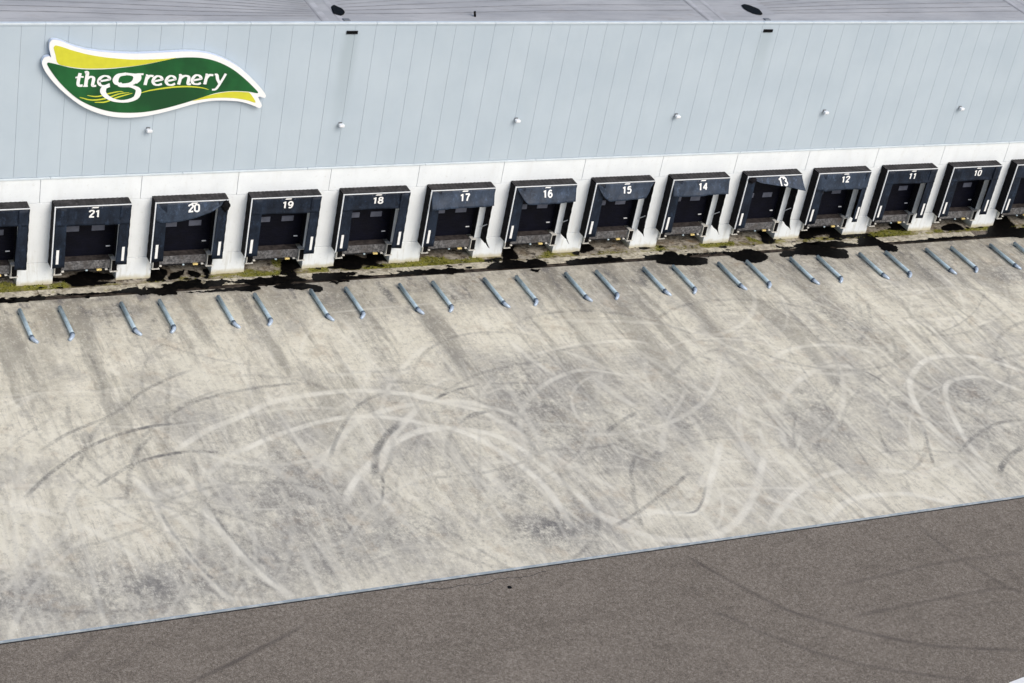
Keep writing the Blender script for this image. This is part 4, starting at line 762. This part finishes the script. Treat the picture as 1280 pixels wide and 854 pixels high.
def sheet(fn, nu, nv, th=.012):
    bm = bmesh.new(); V = [[bm.verts.new(fn(i/nu, j/nv)) for i in range(nu+1)] for j in range(nv+1)]
    for j in range(nv):
        for i in range(nu): bm.faces.new((V[j][i], V[j+1][i], V[j+1][i+1], V[j][i+1]))
    bm.normal_update(); g = bmesh.ops.solidify(bm, geom=bm.faces[:], thickness=th); bmesh.ops.recalc_face_normals(bm, faces=bm.faces)
    me = bpy.data.meshes.new('sheet'); bm.to_mesh(me); bm.free(); me.shade_smooth(); return me
def side_fn(s, seed, wdt):
    r = random.Random(seed); p1 = r.uniform(0, 6); lean = r.uniform(-.02, .03)
    def fn(u, v):                                             # u from outer edge inwards, v downwards
        x = s*(HWD-.03-(wdt+.06*v)*u); return Vector((x, -DEP-.006-.018*math.sin(v*5+p1)*u-.05*u*u*(1-v*.5), ZT-.05-(ZT-.05-1.14)*v+.03*u*v+lean*u*v))
    return fn
cap_me = None
m = MB()                                                     # pleated top cover
nx = 34
for side, y in ((0, -.003), (1, -DEP-.005)):
    for i in range(nx+1): m.v.append((-HWD+2*HWD*i/nx, y, ZT+(.012 if i % 2 else 0)+(.02 if side == 0 else 0)))
for i in range(nx): m.f.append((i, i+1, nx+2+i, nx+1+i))
m.box(-HWD, HWD, -DEP-.005, -DEP+.03, ZT-.055, ZT-.004); cap_me = m.mesh('top_cover')
cover_me = {}
for s in (-1, 1):
    def fn(u, v, s=s): return Vector((s*HWD+.014*math.sin(v*40)*(.3+u*.2)*s, -.003-(DEP-.006)*u, ZT-.01-(ZT-.01-ZB)*v))
    cover_me[s] = sheet(fn, 4, 40, -.01*s)
stripe_me = bevel_box(-.062, .062, -.012, 0, -.36, .36, .004); trimv = MB().box(-HWD-.022, -HWD+.026, -DEP-.034, -DEP+.012, ZB+.01, ZT+.012).mesh('trim'); trimh = MB().box(-HWD+.028, HWD+.012, -DEP-.034, -DEP-.007, ZT-.03, ZT+.010).mesh('trim')
brace_me = MB().tube([(1.57, -.003, 1.72), (1.69, -.46, 2.14)], .022, 8).mesh('brace')
for i in DOCKS:
    n = NUM[i]; st = STYLE[n]; t = empty('dock_shelter', (dockx(i), 0, 0)); tag(t, ' '.join(WORD[int(q)] if q.isdigit() else q for q in DESC[n].split()), 'dock shelter', 'dock shelters along the warehouse wall')
    link('top_cover', cap_me, M['cap'], t)
    for s in (-1, 1): link('side_cover', cover_me[s], M['cover'], t)
    link('frame_trim', trimv, M['alu'], t); link('frame_trim', trimh, M['alu'], t)
    fn = curt_fn(st, n); cu_me = sheet(fn, 40, 10); cu_o = link('top_curtain', cu_me, M['curtain_skylit' if st not in ('n', 'long') else 'curtain'], t)
    if st in ('20',): cu_o['label'] = 'torn top curtain sagging away on the right'
    if st in ('13',): cu_o['label'] = 'crumpled top curtain sticking out past the frame'
    # corner lump where the torn curtain bunches up
    if n in (20, 13):
        bm = bmesh.new(); bmesh.ops.create_icosphere(bm, subdivisions=3, radius=1); cx, cz, rx = (1.56, 3.95, .19) if n == 20 else (-1.45, 4.05, .24)
        for v in bm.verts:
            q = v.co.copy(); kk = 1+.28*math.sin(q.x*7+1)*math.sin(q.z*6+n)+.15*math.sin(q.y*11); v.co = Vector((cx+q.x*rx*kk, -DEP-.06+q.y*.10*kk, cz+q.z*(.26 if n == 20 else .16)*kk))
        me = bpy.data.meshes.new('bunched_fabric'); bm.to_mesh(me); bm.free(); me.shade_smooth(); link('bunched_fabric', me, M['cover'], cu_o)
    # number and small maker mark following the curtain
    if n not in (22, 9):
        v, f = numtext(str(n), .50); uc = .5+(.02 if n != 13 else .12); mk = MB()
        def mapv(x, z, off=.016):
            u = uc+x/(2*(HWD-.03)); d = np.interp(u, [q[0] for q in CURT[st]], [q[1] for q in CURT[st]]); vv = min(max(z/d, 0), 1); P_ = fn(u, vv); return (P_.x, P_.y-off, P_.z)
        base = .50 if n not in (13, 20) else .42
        if n == 13: base = .40
        mk.v = [mapv(a*.70, base+.0-b*.63) for a, b, _ in v]; mk.f = f; link('number', mk.mesh('number'), M['white'], cu_o)
        lm = MB(); lm.v = [mapv(a, b) for a, b in ((-.17, .072), (.13, .072), (.17, .012), (-.11, .012))]; lm.f = [(0, 1, 2, 3)]
        link('maker_mark', lm.mesh('maker_mark'), M['white'], cu_o)
        for sgn in (-1, 1):
            am = MB(); pts = [(.27+.07*math.cos(a), .05+.05*math.sin(a)) for a in np.linspace(-1.3, 1.3, 7)]; pts2 = [(.27+.05*math.cos(a), .05+.036*math.sin(a)) for a in np.linspace(-1.3, 1.3, 7)]
            am.v = [mapv(sgn*a, b) for a, b in pts+pts2]; am.f = [(q, q+1, q+8, q+7) for q in range(6)]; link('maker_arc', am.mesh('maker_arc'), M['pane'], cu_o)
    for s in (-1, 1):
        if s == 1 and n in NORIGHT: continue
        wdt = .50 if s == -1 else (.46 if n != 12 else .30); sf = side_fn(s, n*3+s, wdt); so = link('side_curtain', sheet(sf, 6, 14, .010), M['curtain'], t)
        if s == -1 or n not in (22,): 
            P_ = sf(.38, .83); link('marker_stripe', stripe_me, M['white'], so, (P_.x, P_.y-.02, 1.72))
    if n in NORIGHT:
        link('brace', brace_me, M['alu'], t)
        r_ = random.Random(n); tip = .16+.16*r_.random() if n != 15 else .06
        def ff(u, v): return Vector((HWD-.02+tip*v*v*(.35+.65*u)+.012+.02*math.sin(v*4+n), -.10-(DEP-.09)*u-.06*u*v*v, ZB+.45-(.46+.24*u*(1 if n != 15 else .2)+.05*math.sin(u*5+n))*v))
        link('torn_flap', sheet(ff, 6, 8, .01), M['cover'], t)
# ------------------------------------------------------------------ levellers and bumpers
plat = MB().box(-1.13, 1.13, -.02, .44, 1.06, 1.125).mesh('platform'); lip = bevel_box(-1.11, 1.11, -.075, -.028, .70, 1.12, .012); beam = MB().box(-1.12, 1.12, -.02, .08, .60, .70).box(-1.12, 1.12, .3, .4, .85, 1.05).mesh('front_beam')
kp = bevel_box(-.12, .12, -.13, -.02, .60, .675, .01); kp2 = bevel_box(-.06, .06, -.12, -.02, .61, .675, .01); kp3 = bevel_box(-.05, .05, -.10, -.02, .60, .66, .01)
bf = MB().box(-.14, .14, -.17, .16, 1.125, 1.155).box(-.145, -.118, -.17, .16, .555, 1.122).box(-.19, .19, -.18, .16, .52, .552).box(-.115, .14, .12, .16, .555, 1.122).mesh('bumper_frame')
br = bevel_box(-.112, .13, -.155, .115, .57, 1.11, .02)
for i in DOCKS:
    n = NUM[i]; nm = {22: 'the left edge shelter', 9: 'the right edge shelter'}.get(n) or 'shelter '+WORD[n]
    t = empty('dock_leveller', (dockx(i), 0, 0)); tag(t, 'grey steel dock leveller with hanging lip inside %s' % nm, 'dock leveller', 'dock levellers under the doors')
    link('platform', plat, M['deck'], t); link('lip', lip, M['plate'], t); link('front_beam', beam, M['jamb'], t)
    link('lip_keeper', kp, M['yellow'], t, (.62, 0, 0)); link('lip_keeper', kp2, M['cream'], t, (.95, 0, 0)); link('lip_keeper', kp2, M['yellow'], t, (-1.05, 0, 0)); link('centre_latch', kp3, M['galv'], t, (.05, 0, 0))
    for s, sd_ in ((-1, 'left'), (1, 'right')):
        b = empty('dock_bumper', (dockx(i)+s*1.295, 0, 0)); tag(b, 'cream framed rubber bumper at the %s foot of %s' % (sd_, nm), 'dock bumper', 'rubber bumpers beside the levellers')
        link('bumper_frame', bf, M['cream'], b); link('rubber_block', br, M['black'], b)
# ------------------------------------------------------------------ wheel guides
def guide(s):
    r = .094; z = .130; pipe = MB().tube([(0, -2.45, z), (0, -3.6, z), (0, -4.74, z)], r, 14).mesh('pipe', None, False)
    end = MB().tube([(0, -4.765, z), (s*.02, -4.86, z-.01), (s*.08, -4.95, z-.04), (s*.16, -5.02, z-.08), (s*.22, -5.06, z-.12)], [r*.98, r, r*.95, r*.85, r*.6], 14).mesh('flared_end', None, False)
    foot = MB().box(-.055, .055, -.05, .05, .012, z-.05).box(-.10, .10, -.09, .09, .002, .014)
    cap = MB().tube([(0, -2.449, z), (0, -2.43, z)], r*1.02, 14).mesh('end_cap'); coll = MB().tube([(0, -4.70, z), (s*.004, -4.76, z)], r*1.16, 14).mesh('collar')
    for q in (pipe, end): q.shade_smooth()
    pipe.materials.append(M['galv']); end.materials.append(M['galv_light']); coll.materials.append(M['galv_dark']); cap.materials.append(M['galv_dark']); f = foot.mesh('foot', M['galv_dark']); return pipe, end, f, cap, coll
GM = {1: guide(1), -1: guide(-1)}
for k_ in range(0, 13):
    for off, s in ((.0, 1), (1.765, -1)):
        lane = k_-1 if s == 1 else k_; n = NUM[lane]; nm = {22: 'the left edge shelter', 9: 'the right edge shelter'}.get(n) or 'shelter '+WORD[n]
        t = empty('wheel_guide', (.02+S*k_+off, .13, 0)); tag(t, 'pale blue wheel guide on the %s of the lane facing %s' % ('right' if s == 1 else 'left', nm), 'wheel guide', 'steel wheel guides on the yard')
        pm_, em_, fm_, cm_, co_ = GM[s]; link('pipe', pm_, None, t); link('flared_end', em_, None, t); link('foot', fm_, None, t, (0, -2.56, 0)); link('foot', fm_, None, t, (0, -4.70, 0)); link('end_cap', cm_, None, t); link('collar', co_, None, t)
